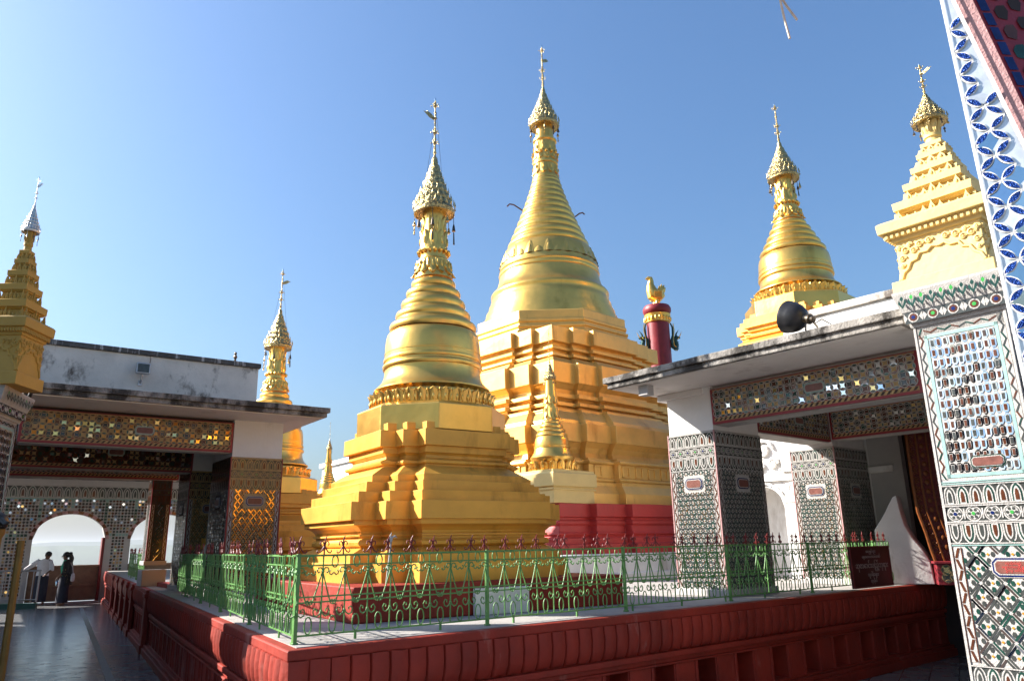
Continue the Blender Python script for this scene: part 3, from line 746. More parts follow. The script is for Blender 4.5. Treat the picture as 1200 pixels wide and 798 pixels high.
for body, size, z in (('\u1021\u101c\u103e\u1030\u101b\u103e\u1004\u103a\u1019\u103b\u102c\u1038', .05, .44), ('\u1019\u1014\u1039\u1010\u101c\u1031\u1038\u1010\u1031\u102c\u1004\u103a\u1010\u1031\u102c\u103a', .05, .375),
                      ('\u1006\u102f\u1010\u1031\u102c\u1004\u103a\u1038\u1015\u103c\u100a\u1037\u103a\u1018\u102f\u101b\u102c\u1038', .095, .255), ('\u101c\u103e\u1030\u1012\u102b\u1014\u103a\u1038\u1019\u103b\u102c\u1038', .06, .155), ('\u1000\u102f\u101e\u102d\u102f\u101c\u103a', .05, .08)):
    text(body, size, sg, (.52, -.0315, z), (PI / 2, 0, 0), INKPALE)

# a scrap of white cloth knotted on the fence
fx = Vector((-1.5, 5.39)) + Vector((.777, .629)) * (W_ * 4)
mb = MB(); mb.tube([(0, 0, .655), (.003, .008, .68), (-.003, 0, .70), (.006, 0, .725)], [.009, .011, .007, .002], 6)
mb.tube([(0, 0, .685), (.03, .012, .70), (.045, .016, .685)], [.008, .008, .002], 5); mb.tube([(0, 0, .68), (-.025, .01, .672), (-.036, .01, .65)], [.008, .007, .002], 5)
mb.tube([(0, .010, .665), (-.008, .018, .55), (-.018, .02, .45), (-.03, .022, .36)], [.006, .008, .009, .006], 6)
tag(mb.build('white_cloth', GREYPL, None, (fx.x, fx.y, ZB)), 'pale cloth knotted round one fence spike in front of the nearest stupa', 'cloth')


# ------------------------------------------------------------------ the two halls
def col_faces(mb, o, u, w, zt, zb, scale=1.0, gold=False):
    """mosaic face of a column: three ornament bands, braided edges, lozenge field, plaque"""
    p = Panel(mb, (0, 0, 0), u); p.o = Vector(o)
    e = .006
    z = zt - .02
    n = max(4, round(w / .105))
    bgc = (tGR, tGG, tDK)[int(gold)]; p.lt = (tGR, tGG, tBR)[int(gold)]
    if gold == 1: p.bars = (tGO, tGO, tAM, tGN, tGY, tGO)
    p.rect(0, w, zb, zt, bgc, .0015)
    p.arch_row(e, w - e, z - .155, z, n); z -= .16
    p.circle_row(e, w - e, z - .125, z, n); z -= .13
    p.arch_row(e, w - e, z - .15, z, n, True); z -= .16
    p.braid(.012, .070, zb + .02, z); p.braid(w - .070, w - .012, zb + .02, z)
    pl = (w / 2 - .15, w / 2 + .15, z - .24, z - .06) if w > .4 else None
    p.lattice(.085, w - .085, zb + .02, z - .01, .078, .11, pl, bgc)
    if pl: p.plaque(w / 2, z - .15, .20, .085)
    return p


def beam_face(mb, o, u, w, z0, z1, plaq=True, cell=.078, line=tGR, hot=9, mir=None):
    p = Panel(mb, o, u); p.o.z = 0
    p.rect(0, w, z0, z1, tRT, .0015)
    p.braid(.03, w - .03, z0 + .02, z0 + .075, tGG, tDK)
    p.rect(.03, w - .03, z1 - .025, z1 - .012, tGG, .006)
    p.flowers(.045, w - .045, z0 + .085, z1 - .035, cell, line=line, hot=hot, **({'mir': mir} if mir else {}))
    if plaq: p.plaque(w * .55, (z0 + z1) / 2 + .02, .20, .075, tTE)


def col(root, x0, x1, y0, y1, zb, zt, ztop, faces, gold=False):
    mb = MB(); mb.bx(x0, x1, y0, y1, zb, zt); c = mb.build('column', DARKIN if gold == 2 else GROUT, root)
    mb = MB(); mb.bx(x0 + .012, x1 - .012, y0 + .012, y1 - .012, zt, ztop); mb.build('column_head', WHITE, root)
    mb = MB(); mb.bx(x0 - .03, x1 + .03, y0 - .03, y1 + .03, zb, zb + .08); mb.build('column_foot', GREYPL, root, bevel=.01)
    for f in faces:
        mb = MB()
        if f == 'front': col_faces(mb, (x0, y0 - .001, 0), (1, 0, 0), x1 - x0, zt, zb + .08, gold=gold)
        if f == 'xmax': col_faces(mb, (x1 + .001, y0, 0), (0, 1, 0), y1 - y0, zt, zb + .08, gold=gold)
        if f == 'xmin': col_faces(mb, (x0 - .001, y1, 0), (0, -1, 0), y1 - y0, zt, zb + .08, gold=2 if gold else 0)  # corridor side takes a darker tile set, its shade put into colour
        mb.build('mosaic_panel', TILES, c)
    # crimson corner strip
    mb = MB()
    for x in (x0, x1): mb.bx(x - .007, x + .007, y0 - .010, y0 + .01, zb + .08, zt)
    mb.build('corner_strip', REDTRIM if gold else PINKG, c)
    return c


def beam(root, x0, x1, y0, y1, z0, z1, face, plaq=True, soffit=True, line=tGR, hot=9, mir=None):
    mb = MB(); mb.bx(x0, x1, y0, y1, z0, z1); b = mb.build('beam', REDTRIM, root)
    mb = MB()
    for f in face.split():
        if f == 'front': beam_face(mb, (x0, y0 - .001, 0), (1, 0, 0), x1 - x0, z0, z1, plaq, line=line, hot=hot, mir=mir)
        if f == 'xmax': beam_face(mb, (x1 + .001, y0, 0), (0, 1, 0), y1 - y0, z0, z1, plaq)
        if f == 'xmin': beam_face(mb, (x0 - .001, y1, 0), (0, -1, 0), y1 - y0, z0, z1, plaq)
    mb.build('mosaic_panel', TILES, b)
    if soffit:
        mb = MB(); mb.bx(x0 + .02, x1 - .02, y0 + .03, y1 - .02, z0 - .012, z0 - .001); mb.build('beam_soffit', GROUT, b)
    return b


def roof_slab(root, x0, x1, y0, y1, z):
    mb = MB(); n = 26
    # weathered edge: outline with slightly chipped points, two courses
    def out(e, j):
        pts = []
        for i in range(n): pts.append((x0 - e + (x1 - x0 + 2 * e) * i / n + U(-j, j), y0 - e + U(-j, j)))
        for i in range(n): pts.append((x1 + e + U(-j, j), y0 - e + (y1 - y0 + 2 * e) * i / n + U(-j, j)))
        return pts + [(x1 + e, y1), (x0 - e, y1)]
    a = out(0, .006); mb.prism(a, z + .012, z + .075)
    b = out(.035, .008); mb.prism(b, z + .076, z + .15)
    o = mb.build('roof', CONC, root, bevel=.008)
    mb = MB(); mb.bx(x0 + .04, x1 - .04, y0 + .04, y1, z, z + .014); mb.build('soffit', SOFFIT, root)
    return o


# right hall: local x runs along its front towards the camera, y goes inside
rh = empty('mosaic_hall', (2.40, 9.00, 0), math.atan2(-.76, .65), 'right hall with mirror mosaic columns, stained concrete roof and open front', 'hall', 'mosaic halls')
col(rh, -.68, 0, 0, 1.0, ZB, 2.89, 3.42, ('front', 'xmax'))
col(rh, -.68, 0, 2.9, 3.9, ZB, 2.89, 3.42, ('front', 'xmax'))
beam(rh, .0, 2.42, .0, .30, 2.95, 3.37, 'front', hot=.62)
beam(rh, -.40, -.02, 1.001, 2.899, 2.95, 3.37, 'xmax', True)
beam(rh, .0, 2.6, 2.9, 3.2, 2.98, 3.38, 'front', True)
roof_slab(rh, -.90, 2.66, -.85, 4.6, 3.42)
mb = MB(); mb.bx(-.66, 2.6, .1, 4.5, 3.385, 3.418); mb.build('ceiling', SOFFIT, rh)
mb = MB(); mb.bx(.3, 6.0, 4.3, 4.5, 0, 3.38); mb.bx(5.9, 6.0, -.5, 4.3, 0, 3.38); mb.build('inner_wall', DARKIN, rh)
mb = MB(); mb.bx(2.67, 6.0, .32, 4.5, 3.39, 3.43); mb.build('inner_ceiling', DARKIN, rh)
mb = MB(); mb.bx(.02, .50, 3.92, 4.05, ZB, 3.38); mb.build('plaster_wall', GREYPL, rh)
mb = MB(); mb.bx(.35, 6.0, 1.25, 1.55, 3.57, 4.34); mb.build('parapet', WHITE, rh, bevel=.01)
mb = MB(); mb.bx(.32, 6.03, 1.21, 1.59, 4.341, 4.43); mb.build('parapet_cap', DIRTY, rh, bevel=.008)
mb = MB(); mb.bx(-.52, -.38, -.72, -.60, 3.30, 3.42); mb.build('roof_bracket', GREYPL, rh, bevel=.005)
mb = MB(); mb.bx(-.80, -.10, -.02, .5, 3.34, 3.42); mb.build('roof_corbel', WHITE, rh, bevel=.01)

# left hall spans the corridor
lh = empty('mosaic_hall', (-4.05, 10.80, 0), math.atan2(.58, .81), 'left hall spanning the shaded corridor, with gold mosaic beam and grey roof slab', 'hall', 'mosaic halls')
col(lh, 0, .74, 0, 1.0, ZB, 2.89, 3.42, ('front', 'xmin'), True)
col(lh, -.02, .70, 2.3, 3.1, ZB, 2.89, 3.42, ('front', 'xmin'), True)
beam(lh, -2.60, 0, .0, .30, 2.95, 3.37, 'front', line=tGG, mir=(tGO, tGG, tGO, tGY, tAM, tBR, tGG, tGO))
beam(lh, -2.60, 0, 2.3, 2.6, 2.86, 3.37, 'front', True, line=tBR)
beam(lh, -2.60, .3, 4.7, 4.95, 2.93, 3.37, 'front', False)
col(lh, -.14, .20, 4.75, 5.1, 1.35, 2.93, 3.40, ('front', 'xmin'), 2)
mb = MB(); mb.bx(-.18, .24, 4.7, 5.14, ZB, 1.27); mb.build('column_base', GREYPL, lh, bevel=.01)
roof_slab(lh, -2.58, 1.10, -.76, 5.2, 3.42)
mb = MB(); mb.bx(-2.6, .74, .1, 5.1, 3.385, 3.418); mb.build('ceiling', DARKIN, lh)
mb = MB(); mb.bx(.42, .62, 1.02, 2.28, ZB, 3.38); mb.build('plaster_wall', GREYPL, lh)
mb = MB()
sec = [(.0, ZB), (.0, 1.75), (.25, 1.62), (.5, 1.42), (.75, 1.30), (1.0, 1.28), (1.0, ZB)]
mb.loft([[(.05, 1.15 + a, z) for a, z in sec], [(.28, 1.15 + a, z) for a, z in sec]]); mb.build('balustrade', WHITE, lh, bevel=.02)
mb = MB(); mb.bx(-9, .68, 1.30, 1.55, 3.57, 4.52); mb.build('parapet', DIRTY, lh, bevel=.01)  # run past the left pillar is added to cast shade
mb = MB(); mb.bx(-9.03, .71, 1.26, 1.59, 4.521, 4.60); mb.build('parapet_cap', BLACKCAP, lh, bevel=.01)
mb = MB(); mb.bx(-9.0, -2.65, -.1, 1.25, 3.42, 3.57); mb.build('added_shade_roof', CONC, lh)  # unseen roof strip added beyond the pillar to cast shade
mb = MB(); mb.bx(-9.0, -3.0, .6, .9, 0, 3.4); mb.bx(-3.2, -3.0, .9, 5.0, 0, 3.4); mb.build('added_shade_wall', DARKIN, lh)  # walls added to block sun through the opening; near-black darkens the corridor
mb = MB(); mb.bx(.30, .33, 1.4, 1.43, 4.6, 4.78); mb.ball((.315, 1.415, 4.70), .035, 0, 6, 4); mb.ball((.315, 1.415, 4.76), .025, 0, 6, 4); mb.build('roof_finial', DARKMET, lh)


# ------------------------------------------------------------------ gate pillars with tiered spires
def big_pillar(loc, rz, w, d, label, side):
    root = empty('mosaic_pillar', loc, rz, label, 'pillar', 'gate pillars')
    mb = MB(); mb.bx(0, w, 0, d, 0, 3.24); sh = mb.build('shaft', GROUT, root)
    # flared capital
    mb = MB()
    mb.loft([[(-e, -e, z), (w + e, -e, z), (w + e, d + e, z), (-e, d + e, z)] for z, e in ((3.24, .02), (3.26, .025), (3.36, .05), (3.37, .06), (3.52, .10), (3.54, .10))])
    cp = mb.build('capital', GROUT, root)
    mb = MB()
    for (o, u, ww) in (((-.05, -.052, 0), (1, 0, 0), w + .1), ((w + .052, -.05, 0), (0, 1, 0), d + .1)):
        p = Panel(mb, o, u)
        p.rect(.01, ww - .01, 3.27, 3.365, tGY, .004)
        n = max(4, round(ww / .16)); c = ww / n
        for i in range(n):
            x = c * (i + .5)
            p.disc(x, 3.318, .042, tGR, .006, 10); p.disc(x, 3.318, .032, tBR, .008, 8); p.disc(x, 3.318, .016, (tBL, tLG)[i % 2], .01, 6)
            for sx in (-1, 1): p.poly([(x + sx * .045, 3.318), (x + sx * .07, 3.355), (x + sx * c * .5, 3.318), (x + sx * .07, 3.28)][::sx], tGR, .006)
        # leaf row on the flare
        q = Panel(mb, (o[0] + (-.012 if u[0] else .012), o[1] + (-.012 if u[0] else -.0), 0), u, (0, 0, 1))
        n = max(6, round(ww / .075)); c = ww / n
        for i in range(n):
            x = c * (i + .5)
            q.rect(x - .002, x + .002, 3.385, 3.50, tGN, .042)
            q.disc(x, 3.475, .014, random.choice((tLG, tGN)), .044, 6, .02); q.poly([(x, 3.39), (x + c * .45, 3.44), (x + c * .3, 3.47), (x + .003, 3.42)], tGN, .044); q.poly([(x, 3.39), (x - .003, 3.42), (x - c * .3, 3.47), (x - c * .45, 3.44)], tGN, .044)
    mb.build('mosaic_panel', TILES, cp)
    for fc in ('front', side):
        mb = MB()
        if fc == 'front': p = Panel(mb, (0, -.001, 0), (1, 0, 0)); ww = w
        elif fc == 'xmax': p = Panel(mb, (w + .001, 0, 0), (0, 1, 0)); ww = d
        p.rect(0, ww, .02, 3.24, tGR, .0015)
        # framed upper field
        p.rect(.01, ww - .01, 3.14, 3.22, tGR, .004)
        def wav(x0, x1, y0, y1):
            p.rect(x0, x1, y0, y1, tGR, .004)
            vert = (y1 - y0) > (x1 - x0); L_ = (y1 - y0) if vert else (x1 - x0); n = int(L_ / .05)
            for i in range(n):
                k = 1 if i % 2 else -1; t0 = L_ * i / n; t1 = L_ * (i + 1) / n
                c_ = (x0 + x1) / 2 if vert else (y0 + y1) / 2; a = .012
                pts = [(c_ - k * a - .006, t0), (c_ - k * a + .006, t0), (c_ + k * a + .006, t1), (c_ + k * a - .006, t1)]
                p.poly([(x, y0 + t) for x, t in pts] if vert else [(x0 + t, y) for y, t in pts][::-1], random.choice((tBR, tGN, tGY)), .007)
        wav(.015, .06, 2.02, 3.22); wav(ww - .06, ww - .015, 2.02, 3.22); wav(.062, ww - .062, 3.165, 3.22)
        for x0, x1, y0, y1 in ((.062, .085, 2.03, 3.16), (ww - .085, ww - .062, 2.03, 3.16), (.062, ww - .062, 3.135, 3.16), (.062, ww - .062, 2.03, 2.055)): p.rect(x0, x1, y0, y1, tTE, .006)
        p.hexbrick(.09, ww - .09, 2.06, 3.13, 10, 13)
        p.plaque(ww * .55, 2.135, .20, .06, tGN)
        n = max(5, round(ww / .095))
        p.arch_row(.01, ww - .01, 1.83, 1.975, n); p.circle_row(.01, ww - .01, 1.70, 1.825, max(4, round(ww / .125))); p.arch_row(.01, ww - .01, 1.545, 1.695, n, True)
        for zz in (2.0, 1.985, 1.535): p.rect(.005, ww - .005, zz - .004, zz + .003, tTE, .008)
        p.braid(.008, .075, .72, 1.52); p.braid(ww - .075, ww - .008, .72, 1.52)
        cx = ww * .62
        p.lattice(.085, ww - .085, .72, 1.52, .165, .20, (cx - .15, cx + .15, 1.32, 1.44))
        p.plaque(cx, 1.38, .235, .085)
        p.arch_row(.01, ww - .01, .545, .70, n); p.circle_row(.01, ww - .01, .42, .54, max(4, round(ww / .125)))
        p.lattice(.03, ww - .03, .06, .41, .165, .2)
        mb.build('mosaic_panel', TILES, sh)
        if fc == 'front':
            for k, bt in enumerate(('\u1000\u102f\u101e\u102d\u102f\u101c\u103a\u101b\u103e\u1004\u103a', '\u1019\u1014\u1039\u1010\u101c\u1031\u1038\u1019\u103c\u102d\u102f\u1037 \u101b\u103d\u103e\u1031', '\u1026\u1038\u101c\u103e \u1012\u1031\u102b\u103a\u1005\u102d\u1014\u103a')):
                text(bt, .022, sh, (cx, -.0225, 1.40 - k * .024), (PI / 2, 0, 0), INKRED, ext=.0006)
    mb = MB()
    for x in (0, w): mb.bx(x - .009, x + .009, -.012, .01, .02, 3.24)
    mb.build('corner_strip', GROUT, sh)
    return root


def scroll_relief(mb, w, h, o, u, n):
    """cloud-scroll relief: a lobed arch edge with curls, raised from a wall face"""
    o, u, n = Vector(o), Vector(u), Vector(n)
    P_ = lambda x, z, k: o + u * x + Vector((0, 0, z)) + n * k
    for sx in (-1, 1):
        edge = [(.5, .0), (.46, .18), (.40, .26), (.36, .42), (.28, .46), (.24, .60), (.14, .60), (.08, .70), (0, .66)]
        mb.tube([P_(sx * x * w, z * h, .004) for x, z in edge], .018 * w + .004, 6)
        for (cx, cz, r) in ((.45, .55, .05), (.40, .75, .06), (.30, .70, .05), (.22, .82, .055), (.10, .85, .05), (.47, .85, .04), (.46, .35, .035), (.34, .88, .035)):
            rr = r * w
            mb.tube([P_(sx * cx * w + rr * math.cos(t) * (1 - t / 9), cz * h + rr * math.sin(t) * (1 - t / 9) * 1.1, .004) for t in [i * .75 for i in range(10)]], .016 * w, 5)
            b = P_(sx * cx * w, cz * h, .006); mb.ball(b, .022 * w, 0, 6, 4)


def tiered_spire(loc, rz, s, zt, label, m, cm, lean=0):
    """square tiered roof spire; zt = list of (z0,z1,half) tiers"""
    root = empty('tiered_spire', loc, rz, label, 'spire', 'square tiered spires')
    mb = MB(); b = .38 * s
    mb.loft([[(x * k, y * k, z) for x, y in ((-b, -b), (b, -b), (b, b), (-b, b))] for z, k in ((0, 1.0), (.13 * s, 1.0), (.131 * s, .86), (.52 * s, .84), (.521 * s, .90), (.56 * s, .92), (.565 * s, .99), (.60 * s, 1.0), (.605 * s, 1.10), (.70 * s, 1.12), (.72 * s, 1.05))])
    bd = mb.build('body', m, root, bevel=.006 * s)
    mb = MB(); f = b * .85
    for u, n in (((1, 0, 0), (0, -1, 0)), ((0, 1, 0), (1, 0, 0)), ((-1, 0, 0), (0, 1, 0)), ((0, -1, 0), (-1, 0, 0))):
        nn = Vector(n); scroll_relief(mb, 2 * f * .97, .36 * s, (nn.x * f, nn.y * f, .15 * s), u, n)
        uu = Vector(u)      # hanging tooth row under the cornice
        for i in range(17):
            c = nn * (b * .985) + uu * (b * .95 * (2 * i / 16 - 1)); mb.ball((c.x, c.y, .575 * s), (.022 * s, .022 * s, .03 * s), 0, 6, 4)
    mb.build('scroll_relief', m, bd)
    z = .70 * s; w = b * .96
    for i, (h, k) in enumerate(((.225, .70), (.19, .52), (.165, .38), (.14, .27), (.11, .19))):
        hh = h * s; w2 = b * k
        mb = MB()
        w0 = w2 * 1.06
        mb.loft([[(x * q, y * q, zz) for x, y in ((-1, -1), (1, -1), (1, 1), (-1, 1))] for zz, q in ((z, w2 * .98), (z + hh * .5, w2 * .90), (z + hh * .52, w2 * 1.0), (z + hh * .60, w2 * 1.06), (z + hh * .62, w2 * 1.14), (z + hh * .96, w2 * 1.16), (z + hh, w2 * 1.05))])
        # upright leaf crest in front of each tier
        n = max(3, 9 - 2 * i)
        for kk in range(4):
            c_, s_ = round(math.cos(kk * PI / 2)), round(math.sin(kk * PI / 2))
            e = w2 * 1.06 + .012 * s
            for j in range(n):
                t = -e + 2 * e * (j + .5) / n; hw = e / n * .92; mid = 1 + .9 * max(0, 1 - abs(2 * (j + .5) / n - 1) * 2.2) + (.7 if j in (0, n - 1) else 0)
                H_ = hh * .34 * mid; pts = [(-hw, 0), (hw, 0), (hw * .75, H_ * .5), (hw * .25, H_ * .75), (0, H_), (-hw * .25, H_ * .75), (-hw * .75, H_ * .5)]
                def tr(a, zz, off): x, y = e + off, t + a; return (x * c_ - y * s_, x * s_ + y * c_, z + zz)
                mb.loft([[tr(a, zz, 0) for a, zz in pts], [tr(a, zz, .022 * s) for a, zz in pts]][::1])
                bb = tr(0, H_ * .4, .024 * s); mb.ball(bb, (hw * .35, hw * .35, H_ * .2), 0, 6, 4)
        mb.build('tier', m, root)
        z += hh
    mb = MB(); r = b * .17
    mb.lathe([(z - .01, r), (z + .05 * s, r * .9), (z + .06 * s, r * 1.1), (z + .09 * s, r * 1.1), (z + .10 * s, r * .85), (z + .16 * s, r * .95), (z + .24 * s, r * 1.15)], 16)
    petal_ring(mb, z + .09 * s, z + .26 * s, r * .85, r * 1.25, 8, .9, .01 * s, .01 * s, .4)
    mb.build('bud', m, root)
    crown(root, z + .22 * s, z + .56 * s, z + .90 * s, .135 * s, m=cm, nbell=8, vane=1, hang=.22, wires=False)
    return root


DP = Vector((.65, -.76)); DN = Vector((.76, .65))
bp = Vector((3.285, 5.90))
big_pillar((bp.x, bp.y, 0), math.atan2(-.76, .65), .65, .62, 'tall square pillar of white and dark mirror mosaic at the right edge, under the pale tiered spire', 'xmax')
c_ = bp + DP * .27 + DN * .36
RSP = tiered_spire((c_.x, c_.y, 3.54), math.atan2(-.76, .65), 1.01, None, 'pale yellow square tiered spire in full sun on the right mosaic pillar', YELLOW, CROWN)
RSP.scale = (1, 1, .895)
lp = Vector((-5.50, 6.80))
LPIL = big_pillar((lp.x, lp.y, 0), rad(14), .64, .58, 'shaded mosaic pillar at the left edge, under the ochre tiered spire', 'xmax')
LPIL.scale = (1, 1, .885)
c_ = Vector((-4.87, 7.05))
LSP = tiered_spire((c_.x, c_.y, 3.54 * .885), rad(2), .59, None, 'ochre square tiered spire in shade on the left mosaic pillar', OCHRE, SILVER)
LSP.scale = (1, 1, 1.56)

# unseen wing added left of the corridor, blocking sun to darken its floor
wg = empty('added_shade_wing', (-8.4, -4.0, 0), 0, 'unseen plain wing added left of the corridor to block the sun', 'building')
mb = MB(); mb.prism([(0, 0), (.25, 0), (-.75, 12.6), (-1.0, 12.6)], 0, 3.5); mb.prism([(-1.5, 16.8), (-1.25, 16.8), (-4.75, 22.6), (-5.0, 22.6)], 0, 3.5); mb.build('wall', DARKIN, wg)  # near-black walls added to keep the corridor dark
mb = MB(); mb.prism([(-3, -.2), (1.0, -.2), (.0, 12.8), (-4, 12.8)], 3.501, 3.68); mb.prism([(-4, 16.6), (-.9, 16.6), (-4.4, 22.8), (-8, 22.8)], 3.501, 3.68); mb.build('roof', CONC, wg)


# ------------------------------------------------------------------ smaller things
# round red pillar with a golden bird
pr = empty('red_pillar', (3.85, 19.0, .889), 0, 'round dark red pillar with gold collar and two green dragons behind the roof of the right hall', 'pillar')
mb = MB(); mb.lathe([(0, .29), (5.45, .262), (5.47, .30), (5.53, .335), (5.60, .335), (5.66, .30)], 32); mb.build('shaft', REDTRIM, pr)
mb = MB(); mb.lathe([(5.26, .268), (5.28, .295), (5.40, .305), (5.455, .315), (5.456, .268)], 32)
for k in range(20): mb.ball((.305 * math.cos(k * PI / 10), .305 * math.sin(k * PI / 10), 5.35), (.03, .03, .05), 0, 6, 4)
mb.build('collar', LEAF, pr)
DRG = mat('dark_green_gilt', (.03, .075, .06), .35, .4, .3, 20)
for sx, ty in ((-1, 0), (1, 0)):
    mb = MB(); X = lambda x: sx * (.27 + x)
    mb.tube([(X(.02), -.03, 5.15), (X(.07), -.06, 5.0), (X(.06), -.08, 4.75), (X(.0), -.10, 4.55), (X(.03), -.10, 4.38), (X(.12), -.08, 4.32)], [.02, .03, .035, .05, .06, .06], 7)
    mb.tube([(X(.12), -.08, 4.28), (X(.16), -.07, 4.45), (X(.13), -.07, 4.60), (X(.20), -.08, 4.68), (X(.28), -.09, 4.66)], [.07, .065, .06, .06, .02], 7)
    mb.tube([(X(.14), -.07, 4.66), (X(.17), -.06, 4.80), (X(.25), -.06, 4.92)], [.04, .025, .004], 5)
    mb.tube([(X(.13), -.07, 4.62), (X(.06), -.06, 4.76), (X(.05), -.06, 4.86)], [.03, .02, .004], 5)
    for q in range(4): mb.tube([(X(.17), -.06, 4.32 + q * .07), (X(.24), -.05, 4.34 + q * .07)], [.03, .004], 4)
    dg = mb.build('dragon', DRG, pr)
    mb = MB(); mb.tube([(X(.09), -.09, 5.12), (X(.11), -.10, 4.9), (X(.06), -.13, 4.6), (X(.07), -.14, 4.42), (X(.15), -.12, 4.34)], .014, 5); mb.tube([(X(.2), -.10, 4.62), (X(.28), -.11, 4.74), (X(.33), -.1, 4.86)], [.02, .014, .003], 5)
    mb.build('gilt_edge', LEAF, dg); dg.scale = (.78, .78, .72); dg.location = (sx * .066, 0, 1.56)
pr.scale = (1.1, 1.1, 1.1875)
br = empty('bird_statue', (3.83, 19.0, 7.605), rad(8), 'golden bird statue standing on top of the round red pillar', 'statue')
mb = MB()
mb.tube([(.17, 0, .40), (.13, 0, .30), (.05, 0, .23), (-.03, 0, .28), (-.075, 0, .40), (-.085, 0, .52), (-.07, 0, .60), (-.085, 0, .655), (-.13, 0, .665), (-.19, 0, .645)], [.03, .10, .155, .155, .115, .075, .058, .062, .045, .008], 14)
for sy in (-1, 1): mb.tube([(.02, sy * .07, .16), (.01, sy * .07, .08), (-.02, sy * .07, .015)], [.05, .032, .035], 8)
mb.ball((0, 0, .012), (.2, .16, .018), 0, 14, 4)
bd = mb.build('body', LEAF, br)
br.scale = (1.25, 1.25, 1.2)
mb = MB()
for a, L_ in ((14, .20), (28, .24), (42, .24), (56, .2)):
    c, s_ = math.cos(rad(a + 38)), math.sin(rad(a + 38)); mb.tube([(.12, 0, .30), (.12 + L_ * .5 * c, 0, .30 + L_ * .5 * s_), (.12 + L_ * c, 0, .30 + L_ * s_)], [.05, .055, .008], 6)
mb.build('tail', LEAF, br)
for sy in (-1, 1):
    mb = MB()
    for q in range(4): mb.tube([(-.05, sy * .13, .30 - q * .03), (.08, sy * .165, .30 - q * .045), (.18 - q * .03, sy * .12, .40 - q * .05)], [.045, .04, .006], 6)
    mb.build('wing', LEAF, br)

# black floodlight on the right roof
fl = empty('floodlight', (2.90, 7.27, 3.572), 0, 'black bowl floodlight seen from behind on the edge of the right roof', 'floodlight')
mb = MB()
M0 = Vector((.52, -.78, -.33)).to_track_quat('Z', 'Y').to_matrix().to_4x4()
def rot_add(mb, src, M, t):
    off = len(mb.v); mb.v += [tuple((M @ Vector(v)) + Vector(t)) for v in src.v]; mb.f += [[i + off for i in f] for f in src.f]; mb.m += src.m; mb.s += src.s
T0 = (-.06, 0, .215)
a = MB(); a.lathe([(-.09, .180), (-.088, .192), (-.06, .190), (-.045, .182), (0, .178), (.06, .158), (.11, .124), (.14, .085), (.155, .06), (.157, .03)], 36)
rot_add(mb, a, M0, T0); sh = mb.build('shade', BLACK, fl)
mb = MB(); a = MB(); a.lathe([(.13, .064), (.15, .066), (.155, .058), (.20, .055), (.205, .062), (.225, .062), (.23, .045), (.27, .04), (.275, .02)], 20); rot_add(mb, a, M0, T0); mb.build('socket', DARKMET, fl)
mb = MB(); mb.tube([(.11, -.12, .12), (.14, -.14, .06), (.16, -.12, .012)], .012, 5); mb.tube([(.05, -.05, .12), (.06, .0, .06), (.08, .0, .012)], .012, 5); mb.bx(.02, .24, -.18, .05, 0, .015); mb.build('bracket', GREYMET, fl); fl.scale = (.87, .87, .87)
mb = MB(); mb.tube([(.12, -.11, .10), (.22, -.1, .16), (.36, -.05, .10), (.44, .05, .0)], .006, 5); mb.build('cable', BLACK, fl)

# small floodlight on the left parapet
lw = Vector((-4.05, 10.80)) + Vector((.81, .58)) * -1.1 + Vector((-.58, .81)) * 1.30
f2 = empty('floodlight', (lw.x, lw.y, 4.10), math.atan2(.58, .81), 'small grey box floodlight fixed to the stained parapet of the left hall', 'floodlight')
mb = MB(); mb.bx(-.10, .10, -.17, -.10, .10, .27); mb.build('housing', GREYMET, f2, bevel=.012)
mb = MB(); mb.bx(-.08, .08, -.175, -.1705, .12, .25); mb.build('glass', G_GRY, f2)
mb = MB(); mb.tube([(0, -.10, .12), (0, -.08, .02), (0, -.005, -.02)], .014, 6); mb.bx(-.03, .03, -.012, -.001, -.06, .02); mb.build('bracket', GREYMET, f2)
mb = MB(); mb.tube([(.08, -.012, .15), (.11, -.008, .34), (.10, -.008, .47)], .004, 4); mb.build('cable', RUST, f2)


# ------------------------------------------------------------------ far arcade over the valley
def arch_wall(mb, x0, x1, y0, y1, z1, ops, mi=0):
    """ops: (xa, xb, sill, spring, top)"""
    cur = x0
    for (xa, xb, sl, sp, tp) in ops:
        mb.bx(cur, xa, y0, y1, 0, z1, mi); cur = xb
        if sl > 0: mb.bx(xa, xb, y0 + .05, y1 - .05, 0, sl, mi)
        N = 18; c = (xa + xb) / 2; h = (xb - xa) / 2
        zz = [sp + (tp - sp) * math.sqrt(max(0, 1 - (2 * i / N - 1) ** 2)) for i in range(N + 1)]
        for i in range(N):
            a, b = xa + (xb - xa) * i / N, xa + (xb - xa) * (i + 1) / N
            mb.add([(a, y0, zz[i]), (b, y0, zz[i + 1]), (b, y0, z1), (a, y0, z1), (a, y1, zz[i]), (b, y1, zz[i + 1]), (b, y1, z1), (a, y1, z1)],
                   [(0, 1, 2, 3), (7, 6, 5, 4), (4, 5, 1, 0), (3, 2, 6, 7)], mi)
    mb.bx(cur, x1, y0, y1, 0, z1, mi)


def arch_in(x, z, ops, e=.0):
    for (xa, xb, sl, sp, tp) in ops:
        if xa - e < x < xb + e:
            c = (xa + xb) / 2; h = (xb - xa) / 2 + e
            if z < sp or ((x - c) / h) ** 2 + ((z - sp) / (tp - sp + e)) ** 2 < 1: return True
    return False


